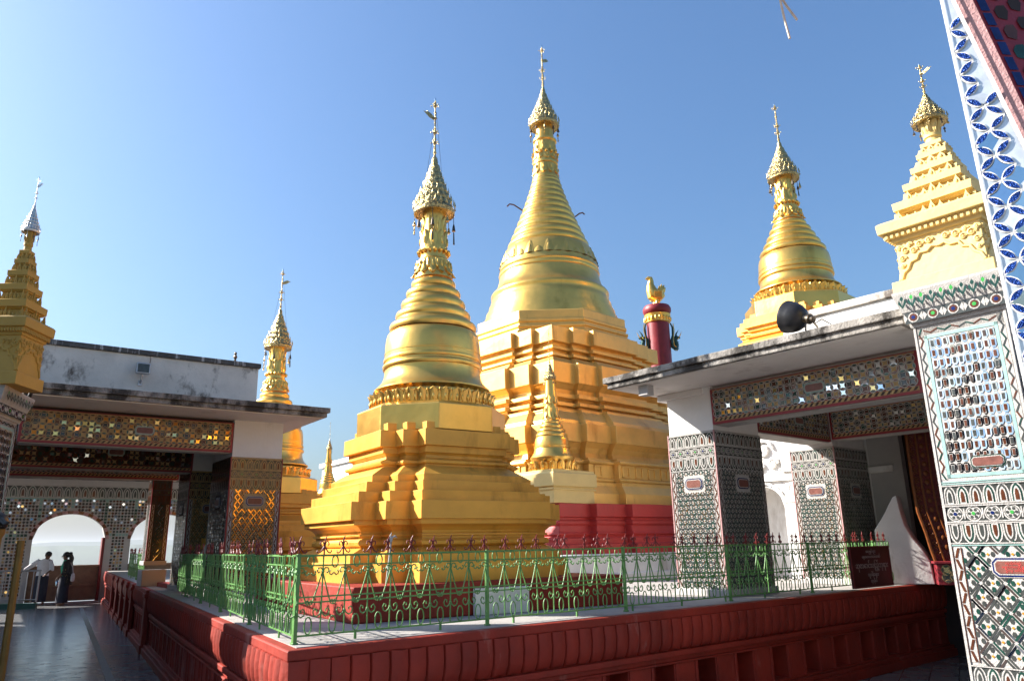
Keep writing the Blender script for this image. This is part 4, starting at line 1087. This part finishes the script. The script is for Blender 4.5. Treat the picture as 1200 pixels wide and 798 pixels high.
ar = empty('arcade', (-14.55, 27.0, 0), math.atan2(.55, .83), 'far mirror mosaic wall with round arches open to the hazy valley', 'arcade')
ops = [(-5.2, -2.9, 0, 2.05, 2.90), (-1.95, .22, 0, 2.05, 2.90), (1.02, 3.25, 0, 2.05, 2.90)]
mb = MB(); arch_wall(mb, -7, 4.4, 0, .35, 3.9, ops); mb.bx(-7, 4.4, -.06, .4, 3.9, 4.05); mb.build('wall', GREYPL, ar)
mb = MB(); p = Panel(mb, (0, -.002, 0), (1, 0, 0)); st = .105
z = .25
while z < 3.35:
    x = -2.95
    while x < 4.3:
        if not arch_in(x + st / 2, z + st / 2, ops, .14):
            edge = 2.1 < z < 2.2 or (x % .96) < .1
            if edge: p.rect(x + .01, x + st - .01, z + .01, z + st - .01, random.choice((tTE, tGN)), .004, .06)
            elif z > 2.45 and random.random() < .72: p.poly([(x + st / 2, z), (x + st, z + st / 2), (x + st / 2, z + st), (x, z + st / 2)], random.choice((tSI, tGY, tGY, tBR, tMB)), .006, .25)
            else: p.disc(x + st / 2, z + st / 2, st * .42, random.choice((tGY, tGN, tBR, tGO, tBR, tGG, tGY)), .005, 6, None, .2)
        x += st
    z += st
p.rect(-3.6, 4.3, 3.38, 3.42, tTE, .006); p.arch_row(-3.6, 4.3, 3.44, 3.84, 30)
for (xa, xb, sl, sp, tp) in ops[1:]:      # rim of each arch
    c = (xa + xb) / 2; h = (xb - xa) / 2
    for i in range(22):
        a0, a1 = PI * i / 22, PI * (i + 1) / 22
        q = lambda a, k: (c - (h + k) * math.cos(a), sp + (tp - sp + k) * math.sin(a))
        p.poly([q(a0, .005), q(a1, .005), q(a1, .11), q(a0, .11)], (tBR, tPK)[i % 2], .008)
mb.build('mosaic_panel', TILES, ar)
mb = MB()
for xa, xb in ((-1.93, .20), (1.04, 3.23), (-5.15, -2.95)):
    mb.bx(xa, xb, .12, .30, .04, 1.12); mb.bx(xa, xb, .06, .36, 1.121, 1.20); mb.bx(xa, xb, .06, .119, .50, .60)
mb.build('parapet', BROWN, ar, bevel=.01)
mb = MB(); mb.bx(-7, 4.4, -.5, .10, 0, .02); mb.build('threshold', GREYPL, ar)
mb = MB(); mb.bx(.13, .21, -.02, .35, 0, 2.1); mb.build('jamb', SPIKE, ar)
mb = MB(); mb.bx(-7, 4.6, -7.5, .5, 4.051, 4.2); mb.build('roof', CONC, ar)
for x in (-3.3, 4.2):
    mb = MB(); mb.bx(x - .18, x + .18, -7.2, -6.84, 0, 4.05); mb.build('column', GREYPL, ar)

# grey railing beside the man
rl = empty('railing', (-15.55, 23.85, 0), rad(8), 'low grey metal railing in front of the man at the far arch', 'railing')
mb = MB(); mb.bx(-1.4, 1.0, -.06, .06, 0, .16); mb.build('kerb', GREENBASE, rl)
mb = MB(); mb.tube([(-1.4, 0, 1.10), (1.0, 0, 1.10)], .03, 6); mb.tube([(-1.4, 0, .26), (1.0, 0, .26)], .02, 6); mb.build('rail', GREYMET, rl)
for i in range(15):
    mb = MB(); x = -1.38 + i * .168; mb.tube([(x, 0, .2), (x, 0, 1.09)], .014 if i < 14 else .03, 5); mb.build('bar', GREYMET, rl)

# golden post at the left edge
gp = empty('golden_post', (-4.70, 7.0, 0), 0, 'slim golden carved post with a dark red cap at the left edge of the corridor', 'post')
mb = MB(); mb.lathe([(0, .085), (.12, .085), (.14, .055), (.80, .05), (.82, .065), (.90, .068), (.92, .05), (1.42, .048), (1.44, .062), (1.52, .066), (1.54, .048), (1.74, .05), (1.78, .07), (1.82, .072)], 20)
for k in range(8): mb.ball((.066 * math.cos(k * PI / 4), .066 * math.sin(k * PI / 4), .86), .018, 0, 6, 4); mb.ball((.063 * math.cos(k * PI / 4), .063 * math.sin(k * PI / 4), 1.48), .018, 0, 6, 4)
mb.build('shaft', OCHRE_DARK, gp)
mb = MB(); mb.lathe([(1.82, .06), (1.84, .085), (1.90, .088), (1.94, .07), (1.97, .02)], 20); mb.tube([(.05, -.05, 1.90), (.11, -.06, 1.86), (.15, -.06, 1.88)], [.03, .03, .008], 6); mb.build('cap', DARKMET, gp)
mb = MB(); mb.tube([(.13, .20, .02), (.13, .20, 1.72)], .035, 8); mb.bx(-.1, .2, -.05, .26, 0, .03); mb.build('side_bar', OCHRE_DARK, gp)
gp.scale = (.9, .9, 1)
mb = MB(); mb.tube([(-.16, .25, .02), (-.16, .25, 1.80)], .035, 8); mb.bx(-.22, .04, .0, .3, 0, .03); mb.build('side_bar', OCHRE_DARK, gp)

# corridor drain line
mb = MB(); q = [(-13.14, 23.89), (-5.24, 10.44), (-3.6, 7.6)]
for a, b in zip(q[:-1], q[1:]):
    d = (Vector(b) - Vector(a)).normalized(); n = Vector((-d.y, d.x)) * .05
    mb.add([(a[0] - n.x, a[1] - n.y, .004), (b[0] - n.x, b[1] - n.y, .004), (b[0] + n.x, b[1] + n.y, .004), (a[0] + n.x, a[1] + n.y, .004)], [(0, 1, 2, 3)])
kind(mb.build('drain_line', DARKMET))

# ------------------------------------------------------------------ near mosaic pillar at the top right corner, with cane strips hanging from its lintel
npil = empty('mosaic_pillar', (2.12, 3.0, 0), rad(-34), 'nearest pillar at the top right corner, blue foil leaves on pale mirror', 'pillar', 'gate pillars')
lean = -.014
wd = .105
FP = [(0, 0), (wd + .012, 0), (wd + .47, .385), (.2, .6)]
XR = lambda z: max(.012, .05 + (4.0 - z) * .167)
mb = MB(); mb.loft([[(lean * z, 0, z), (XR(z) + .012, 0, z), (XR(z) + .47, .385, z), (.2, .6, z)] for z in (0, 4.2, 5.6)]); sh = mb.build('shaft', PINKG, npil)
mb = MB(); lv = Vector((lean, 0, 1)).normalized()
p = Panel(mb, (0, 0, 2.0), (1, 0, 0), lv); p.o = Vector((lean * 2.0 - .004, -.002, 2.0)); p.n = Vector((0, -1, 0))
p.poly([(0, 0), (XR(2.0), 0), (XR(4.2), 2.2), (XR(4.2), 3.4), (0, 3.4)], tFR, .002)
c = .122; n = int(3.3 / c)
def leaf(ax, ay, bx_, by, wd_, mi, h, e=0):
    dx, dy = bx_ - ax, by - ay; l = math.hypot(dx, dy); ux, uy = dx / l, dy / l; pts = []; N = 7
    for t in range(N + 1):
        k = e + (1 - 2 * e) * t / N; pts.append((ax + dx * k - uy * wd_ * l * math.sin(PI * (k - e) / (1 - 2 * e)), ay + dy * k + ux * wd_ * l * math.sin(PI * (k - e) / (1 - 2 * e))))
    for t in range(N - 1, 0, -1):
        k = e + (1 - 2 * e) * t / N; pts.append((ax + dx * k + uy * wd_ * l * math.sin(PI * (k - e) / (1 - 2 * e)), ay + dy * k - ux * wd_ * l * math.sin(PI * (k - e) / (1 - 2 * e))))
    p.poly(pts, mi, h, 0)
hx = .068
for i in range(n):
    for q in range(9):
        x = .006 + q * hx; y = .05 + (i + .5 * (q % 2)) * c; xm = XR(2.0 + y) - .004
        if x + hx * 1.6 < xm: p.poly([(x + .01, y), (x + hx, y - c * .42), (x + hx * 1.9, y), (x + hx, y + c * .42)], random.choice((tFR, tSI, tFR, tMB)), .004, .14)
        for sy in (-1, 1):
            if x + hx * .75 < xm: leaf(x, y, x + hx, y + sy * c * .5, .20, tWH, .008); leaf(x, y, x + hx, y + sy * c * .5, .14, tBF, .012, .10)
p.rect(-.004, .008, 0, 3.4, tWH, .010); p.poly([(XR(2.0) - .006, 0), (XR(2.0) + .010, 0), (XR(4.2) + .010, 2.2), (XR(4.2) - .006, 2.2)], tWH, .014)
p = Panel(mb, (XR(2.0) + .013, 0, 2.0), (.766, .643, 0), Vector((-.167, 0, 1)).normalized()); p.o.z = 2.0; p.n.normalize()
p.rect(0, .58, 0, 3.4, tRT, .002)
for i in range(40):      # blue brick border, then a crimson field with dark leaves
    y = i * .085; p.rect(.012, .055, y + .006, y + .079, tBL, .006, .03)
for i in range(30):
    for j in range(5):
        cx, cy = .11 + j * .088, i * .115 + .057 * (j % 2)
        p.poly([(cx - .03, cy - .03), (cx + .012, cy - .042), (cx + .034, cy + .01), (cx + .026, cy + .045), (cx - .012, cy + .04), (cx - .034, cy + .01)], random.choice((tGN, tDK, tBR)), .006, .05)
mb.build('mosaic_panel', TILES, sh)
mb = MB(); mb.bx(-2.4, .6, 0, .5, 5.602, 5.95); mb.build('lintel', PINKG, npil)
for (x, z, y, tp) in ((1.75, 4.585, 4.0, (1.715, 4.92)), (1.815, 4.715, 4.0, (1.72, 4.92))): pass
mb = MB(); mb.tube([(1.752, 4.0, 4.585), (1.735, 4.0, 4.72), (1.712, 3.98, 4.90), (1.60, 3.7, 5.3), (1.45, 3.25, 5.62)], [.008, .008, .007, .006, .006], 6); mb.tube([(1.812, 4.0, 4.718), (1.76, 4.0, 4.82), (1.712, 3.985, 4.905)], .0075, 6)
tag(mb.build('cane_strip', STICK), 'pale cane strips dangling against the sky at the top of the picture', 'cane')

# ------------------------------------------------------------------ white shrine seen through the right hall, carved throne in it
ws = empty('white_shrine', (3.55, 13.70, ZB), math.atan2(-.76, .65), 'white stucco shrine with an arched niche seen between the right hall columns', 'shrine')
mb = MB(); o2 = [(.60, 1.36, 0, 1.12, 1.48)]
arch_wall(mb, .25, 3.2, 0, .6, 2.75, o2); mb.bx(.25, 3.2, .60, .64, 0, 2.7); mb.bx(.2, 3.25, -.08, .65, 2.75, 2.9); mb.bx(.25, .60, -.05, 0, 1.56, 1.66); mb.bx(1.34, 3.2, -.05, 0, 1.56, 1.66); mb.bx(.6, 1.36, -.06, 0, 1.56, 1.68)
mb.bx(1.42, 1.78, -.09, 0, 0, 1.2); mb.bx(1.40, 1.80, -.11, 0, 1.2, 1.28); mb.bx(1.42, 1.78, -.07, 0, 1.7, 2.5)
mb.build('wall', WHITE, ws, bevel=.012)
for (cx, cz, r) in ((1.55, 1.42, .10), (1.1, 2.1, .17), (.9, 2.35, .12), (1.32, 2.4, .13), (1.6, 1.95, .12), (1.25, 1.85, .10), (1.6, .75, .13), (1.0, 1.80, .08), (.75, 2.0, .12)):
    mb = MB(); mb.tube([(cx + r * math.cos(t) * (1 - t / 11), -.03, cz + r * math.sin(t) * (1 - t / 11)) for t in [i * .6 for i in range(15)]], .03, 6); mb.ball((cx, -.03, cz), (.04, .03, .04), 0, 8, 5); mb.build('stucco_scroll', WHITE, ws)
mb = MB()
mb.tube([(.98 - .44 * math.cos(PI * i / 36), -.02, 1.12 + .42 * math.sin(PI * i / 36)) for i in range(37)], [.03 if i % 3 else .014 for i in range(37)], 6); mb.build('beaded_arch', WHITE, ws)
mb = MB(); mb.tube([(1.36 + i * .02, -.05, 1.74) for i in range(25)], [.034 if i % 3 else .012 for i in range(25)], 6); mb.build('beaded_string', WHITE, ws)

bl = empty('curved_balustrade', (5.36, 10.75, ZB), math.atan2(-.30, .95), 'white plaster balustrade with a curved sloping top at the end of the fence', 'balustrade')
mb = MB(); sec = [(-.36, 0), (.30, 0), (.28, .30), (.20, .47), (.10, .62), (.03, .78), (.0, .98), (-.02, 1.19), (-.07, 1.17), (-.20, .95), (-.36, .72)]
mb.loft([[(x, 0, z) for x, z in sec], [(x + .10, .30, z) for x, z in sec]]); mb.build('wall', WHITE, bl, bevel=.012)
CARVE = mat('carved_red_gilt', (.13, .012, .01), .4, .1, .5, 30, .6, 50)
th = empty('carved_screen', (5.66, 10.55, ZB), math.atan2(-.30, .95), 'carved red and gold screen with a curling edge inside the right hall', 'screen')
mb = MB(); sec = [(-.02, .30), (.36, .30), (.30, .8), (.34, 1.4), (.30, 2.05), (-.14, 2.05), (-.15, 1.3), (-.14, .95), (-.08, .66), (-.05, .45)]
mb.loft([[(x, 0, z) for x, z in sec], [(x, .10, z) for x, z in sec]]); pn = mb.build('panel', CARVE, th, bevel=.008)
ORG = mat('orange_gilt_edge', (.20, .06, .015), .4, .3, .3, 20)
mb = MB(); e = [(-.02, .30), (-.05, .45), (-.08, .66), (-.14, .95), (-.15, 1.3), (-.14, 2.05)]
mb.tube([(x, -.01, z) for x, z in e], .022, 6); mb.tube([(x + .11, -.012, z) for x, z in e], .014, 6); mb.tube([(x + .24, -.012, z) for x, z in e], .012, 6)
for i in range(26):
    z = .42 + i * .062; x0 = -.02 - .13 * min(1, max(0, (z - .4) / .6)) + .05; r = .028
    mb.tube([(x0 + r * math.cos(t) * (1 - t / 8), -.014, z + (1 if i % 2 else -1) * r * math.sin(t) * (1 - t / 8)) for t in [k * .8 for k in range(8)]], .007, 4)
    if i % 2: mb.ball((x0 + .13, -.012, z), (.03, .012, .035), 0, 6, 4)
mb.build('gilt_scrollwork', ORG, pn)
mb = MB(); mb.bx(-.03, 1.3, -.08, .5, .0, .27); mb.bx(-.06, 1.3, -.11, .5, .271, .305); mb.build('pedestal', REDTRIM, th, bevel=.006)
mb = MB(); p = Panel(mb, (0, -.081, 0), (1, 0, 0)); p.flowers(.03, 1.2, .05, .24, .10, (tGO, tGY, tBR), (tGN, tGY), tGG); mb.build('mosaic_panel', TILES, th)
mb = MB()
for (x, z, r) in ((.50, .36, .05), (.62, .35, .04), (.58, .47, .06), (.72, .40, .05)): mb.lathe([(z - .05, r * .5), (z - .02, r), (z + .03, r * .9), (z + .06, r * .5)], 10, 0, (x, .1, 0))
tag(mb.build('offering_pot', DARKMET, None, (5.66, 10.55, ZB), math.atan2(-.30, .95)), 'dark offering pots on the pedestal inside the right hall', 'pots')


# ------------------------------------------------------------------ two people at the far arch
SKIN = mat('skin', (.17, .085, .05), .55, 0, .1, 20)
HAIR = mat('black_hair', (.012, .011, .011), .45, 0, .2, 30)
SHIRT = mat('white_cotton', (.66, .64, .66), .8, 0, .08, 12)
LONGYI = mat('dark_longyi', (.018, .02, .035), .8, 0, .3, 14)
TOP = mat('green_cotton', (.03, .28, .17), .8, 0, .1, 12)
SHAWL = mat('black_patterned_cloth', (.014, .014, .016), .8, 0, .3, 10, stain=((.35, .25, .12), 16, .60, .05, 1))
BAG = mat('pale_cloth_bag', (.5, .44, .46), .8, 0, .1, 10)


def ell(cx, cy, z, rx, ry, n=20): return [(cx + rx * math.cos(2 * PI * i / n), cy + ry * math.sin(2 * PI * i / n), z) for i in range(n)]


def person(loc, rz, label, J, hs=1.0):
    """J: joints of arms and legs; body grown as one skinned surface"""
    root = empty('person', loc, rz, label, 'person')
    V = []; E = []; Rr = []
    def add(p, r, par=None):
        V.append(p); Rr.append(r); i = len(V) - 1
        if par is not None: E.append((par, i))
        return i
    pel = add(J['pelvis'], .135); sp = add(J['waist'], .12, pel); ch = add(J['chest'], .14, sp); nk = add(J['neck'], .058, ch)
    hx, hy, hz = J['head']
    h0 = add((hx, hy, hz - .07), .062, nk); h1 = add((hx, hy, hz), .088, h0); h2 = add((hx, hy + .005, hz + .075), .078, h1)
    for s in 'LR':
        par = ch
        for k, r in (('sh', .062), ('el', .044), ('wr', .029)): par = add(J[k + s], r, par)
        w = Vector(J['wr' + s]); d = (w - Vector(J['el' + s])).normalized(); sd = d.cross(Vector((0, 0, 1)));
        if sd.length < .2: sd = Vector((1, 0, 0))
        sd.normalize(); pa = add(tuple(w + d * .07), .034, par)
        for f in range(5):
            k = (f - 1.5) / 3 if f < 4 else -.9
            L_ = (.07, .085, .08, .062, .05)[f]
            b0 = w + d * (.085 if f < 4 else .05) + sd * (.05 * k); m0 = add(tuple(b0), .010, pa)
            m1 = add(tuple(b0 + d * L_ * .55 + sd * (.012 * k)), .0085, m0); add(tuple(b0 + d * L_ * .95 + Vector((0, 0, -.02))), .007, m1)
        par = pel
        for k, r in (('hip', .095), ('kn', .06), ('an', .042), ('he', .04), ('to', .028)): par = add(J[k + s], r, par)
    me = bpy.data.meshes.new('body'); me.from_pydata(V, E, []); o = bpy.data.objects.new('body', me); COL.objects.link(o); o.parent = root
    me.materials.append(SKIN)
    md = o.modifiers.new('skin', 'SKIN'); md.use_smooth_shade = True
    if not me.skin_vertices: me.attributes.new
    for i, sv in enumerate(me.skin_vertices[0].data): sv.radius = (Rr[i], Rr[i]); sv.use_root = (i == 0)
    ss = o.modifiers.new('sub', 'SUBSURF'); ss.levels = ss.render_levels = 1
    # features of the face
    mb = MB(); mb.tube([(hx, hy - .078, hz + .03), (hx, hy - .108, hz - .015), (hx, hy - .085, hz - .022)], [.010, .017, .012], 6)
    for sx in (-1, 1): mb.ball((hx + sx * .085, hy + .01, hz - .0), (.012, .022, .032), 0, 6, 4)
    mb.ball((hx, hy - .08, hz - .052), (.026, .012, .009), 0, 8, 4); mb.build('face', SKIN, o)
    mb = MB()
    for sx in (-1, 1): mb.ball((hx + sx * .034, hy - .08, hz + .022), (.014, .010, .008), 0, 8, 4)
    mb.build('eyes', HAIR, o)
    return root, o


J = dict(pelvis=(0, 0, .90), waist=(.0, 0, 1.05), chest=(.03, -.02, 1.26), neck=(.07, -.05, 1.42), head=(.12, -.09, 1.53),
         shL=(.21, -.02, 1.35), elL=(.27, -.08, 1.08), wrL=(.20, -.26, .98), shR=(-.15, 0, 1.36), elR=(-.38, -.04, 1.20), wrR=(-.56, -.12, 1.05),
         hipL=(.09, 0, .86), knL=(.10, -.02, .47), anL=(.11, .02, .09), heL=(.11, .05, .045), toL=(.12, -.14, .03), hipR=(-.09, 0, .86), knR=(-.10, -.02, .47), anR=(-.11, .02, .09), heR=(-.11, .05, .045), toR=(-.13, -.14, .03))
man, b = person((-15.30, 25.3, 0), rad(14), 'person in a white shirt and dark longyi leaning on the parapet of the far arch', J)
mb = MB(); mb.loft([ell(-.0, 0, .84, .185, .135), ell(0, 0, .95, .185, .14), ell(.005, 0, 1.05, .175, .13), ell(.02, -.01, 1.2, .195, .14), ell(.03, -.02, 1.32, .195, .125), ell(.04, -.03, 1.40, .13, .09), ell(.06, -.04, 1.435, .07, .07)], 0, True)
mb.tube([(.17, -.02, 1.36), (.245, -.05, 1.22), (.275, -.08, 1.06)], [.085, .075, .07], 10); mb.tube([(-.12, 0, 1.37), (-.26, -.02, 1.28), (-.40, -.045, 1.18), (-.50, -.09, 1.10)], [.085, .075, .065, .055], 10); mb.build('shirt', SHIRT, b)
mb = MB(); mb.loft([ell(0, 0, .98, .17, .13), ell(0, 0, .85, .195, .15), ell(0, -.01, .5, .20, .15), ell(0, 0, .12, .19, .14)], 0, True); mb.build('longyi', LONGYI, b)
mb = MB(); mb.ball((.125, -.07, 1.575), (.10, .108, .095), 0, 14, 8); mb.build('hair', HAIR, b)

J = dict(pelvis=(0, 0, .88), waist=(.0, .01, 1.02), chest=(0, -.01, 1.23), neck=(0, -.03, 1.39), head=(0, -.06, 1.50),
         shL=(.17, 0, 1.32), elL=(.21, .02, 1.06), wrL=(.17, -.14, .88), shR=(-.17, 0, 1.32), elR=(-.21, .03, 1.06), wrR=(-.16, -.16, .86),
         hipL=(.09, 0, .84), knL=(.09, .0, .46), anL=(.09, .05, .09), heL=(.09, .08, .045), toL=(.10, -.13, .03), hipR=(-.09, 0, .84), knR=(-.09, -.02, .46), anR=(-.09, .0, .09), heR=(-.09, .03, .045), toR=(-.10, -.19, .03))
wom, b = person((-14.38, 25.0, 0), rad(-70), 'person in a green top, black patterned shawl and dark longyi standing at the far arch', J)
mb = MB(); mb.loft([ell(0, 0, .90, .175, .14), ell(0, 0, 1.0, .16, .13), ell(0, -.01, 1.18, .18, .155), ell(0, 0, 1.30, .18, .12), ell(0, -.01, 1.37, .11, .09), ell(0, -.02, 1.40, .065, .065)], 0, True); mb.build('blouse', TOP, b)
mb = MB()
for sx in (-1, 1): mb.tube([(sx * .14, .01, 1.33), (sx * .20, .02, 1.2), (sx * .225, .02, 1.02), (sx * .20, -.03, .94)], [.08, .08, .085, .075], 10)
mb.loft([[(x, y + .035, z) for x, y, z in ell(0, 0, zz, rx, ry)[0:11]] + [(x * .96, y * .9 + .03, z) for x, y, z in ell(0, 0, zz, rx, ry)[10::-1]] for zz, rx, ry in ((.62, .21, .17), (.85, .21, .17), (1.05, .19, .15), (1.25, .20, .14), (1.36, .15, .11), (1.41, .09, .09))], 0, True); mb.build('shawl', SHAWL, b)
mb = MB(); mb.loft([ell(0, 0, .95, .155, .125), ell(0, 0, .82, .19, .155), ell(0, -.02, .5, .185, .16), ell(0, -.02, .10, .20, .18)], 0, True); mb.build('longyi', LONGYI, b)
mb = MB(); mb.ball((0, -.035, 1.545), (.10, .108, .10), 0, 14, 8); mb.ball((0, .075, 1.58), (.065, .06, .06), 0, 10, 6); mb.tube([(0, .08, 1.54), (.0, .12, 1.42), (.0, .13, 1.28)], [.06, .07, .03], 8); mb.build('hair', HAIR, b)
wm = Matrix.Translation((-14.38, 25.0, 0)) @ Matrix.Rotation(rad(-70), 4, 'Z')
q = wm @ Vector((.17, .24, .86)); mb = MB(); mb.loft([ell(0, 0, z, rx, ry, 12) for z, rx, ry in ((-.13, .05, .03), (-.11, .11, .055), (.0, .12, .06), (.10, .09, .045), (.13, .03, .02))], 0, True); mb.tube([(0, 0, .12), (-.04, -.04, .30), (-.06, -.12, .45)], .012, 5)
tag(mb.build('cloth_bag', BAG, None, tuple(q), rad(-70)), 'pale cloth bag carried behind the person in the patterned shawl', 'bag')
q = wm @ Vector((-.16, -.24, .70)); mb = MB(); mb.lathe([(-.10, .03), (-.09, .045), (.05, .045), (.09, .025), (.13, .018), (.135, .01)], 12)
tag(mb.build('water_bottle', M_BLU, None, tuple(q)), 'pale water bottle held by the person in the patterned shawl', 'bottle')

# white building behind the left stupa
wb = empty('white_hall', (-5.2, 27.8, ZB), rad(35), 'plain white hall far behind, just left of the nearest stupa', 'building')
mb = MB(); mb.bx(-.4, 3.2, 0, 4, 0, 3.75); mb.build('wall', WHITE, wb); mb = MB(); mb.bx(-.5, 3.3, -.1, 4.1, 3.75, 3.92); mb.build('cornice', WHITE, wb)

# ------------------------------------------------------------------ sun, sky, air, camera
AZ = rad(-80)      # clockwise from +Y
EL = rad(31)
sv = Vector((math.sin(AZ) * math.cos(EL), math.cos(AZ) * math.cos(EL), math.sin(EL)))
sl = bpy.data.lights.new('sun', 'SUN'); sl.energy = 5.0; sl.angle = rad(.5); sl.color = (1, .945, .875)
so = bpy.data.objects.new('sun', sl); COL.objects.link(so); so.rotation_euler = (-sv).to_track_quat('-Z', 'Y').to_euler()
w = bpy.data.worlds.new('World'); S.world = w; w.use_nodes = True
nt = w.node_tree; sk = nt.nodes.new('ShaderNodeTexSky'); sk.sky_type = 'NISHITA'; sk.sun_disc = False
sk.sun_elevation = EL; sk.sun_rotation = AZ; sk.altitude = 250; sk.air_density = 1.55; sk.dust_density = 4.0; sk.ozone_density = 9.5
nt.links.new(sk.outputs['Color'], nt.nodes['Background'].inputs['Color']); nt.nodes['Background'].inputs['Strength'].default_value = .076

HAZE = True
if HAZE:
    mb = MB(); mb.bx(-14000, 14000, -300, 14000, -237, 170)
    m = bpy.data.materials.new('air'); m.use_nodes = True; n_ = m.node_tree.nodes; n_.remove(n_['Principled BSDF'])
    pv = n_.new('ShaderNodeVolumePrincipled'); pv.inputs['Color'].default_value = (.80, .86, .93, 1); pv.inputs['Density'].default_value = .000065; pv.inputs['Anisotropy'].default_value = .2
    m.node_tree.links.new(pv.outputs['Volume'], n_['Material Output'].inputs['Volume'])
    kind(mb.build('haze', m), 'stuff')

th_, ro_ = math.atan(239 / 880), math.atan(.0188)
Fv = Vector((0, math.cos(th_), math.sin(th_))); U0 = Vector((0, -math.sin(th_), math.cos(th_))); R0 = Vector((1, 0, 0))
Rv = math.cos(ro_) * R0 - math.sin(ro_) * U0; Uv = math.cos(ro_) * U0 + math.sin(ro_) * R0
cd = bpy.data.cameras.new('camera'); cam = bpy.data.objects.new('camera', cd); COL.objects.link(cam)
cam.matrix_world = Matrix(((Rv.x, Uv.x, -Fv.x, 0), (Rv.y, Uv.y, -Fv.y, 0), (Rv.z, Uv.z, -Fv.z, 1.6), (0, 0, 0, 1)))
cd.sensor_width = 36; cd.lens = 36 * 880 / 1200; cd.clip_end = 120000; cd.clip_start = .05
S.camera = cam
S.view_settings.view_transform = 'Standard'; S.view_settings.look = 'None'; S.view_settings.exposure = 1.5; S.view_settings.gamma = 1
S.view_settings.use_curve_mapping = False
S.cycles.max_bounces = 8; S.cycles.glossy_bounces = 4; S.cycles.volume_bounces = 0; S.cycles.sample_clamp_indirect = 6; S.cycles.use_denoising = True
S.cycles.caustics_reflective = False; S.cycles.caustics_refractive = False
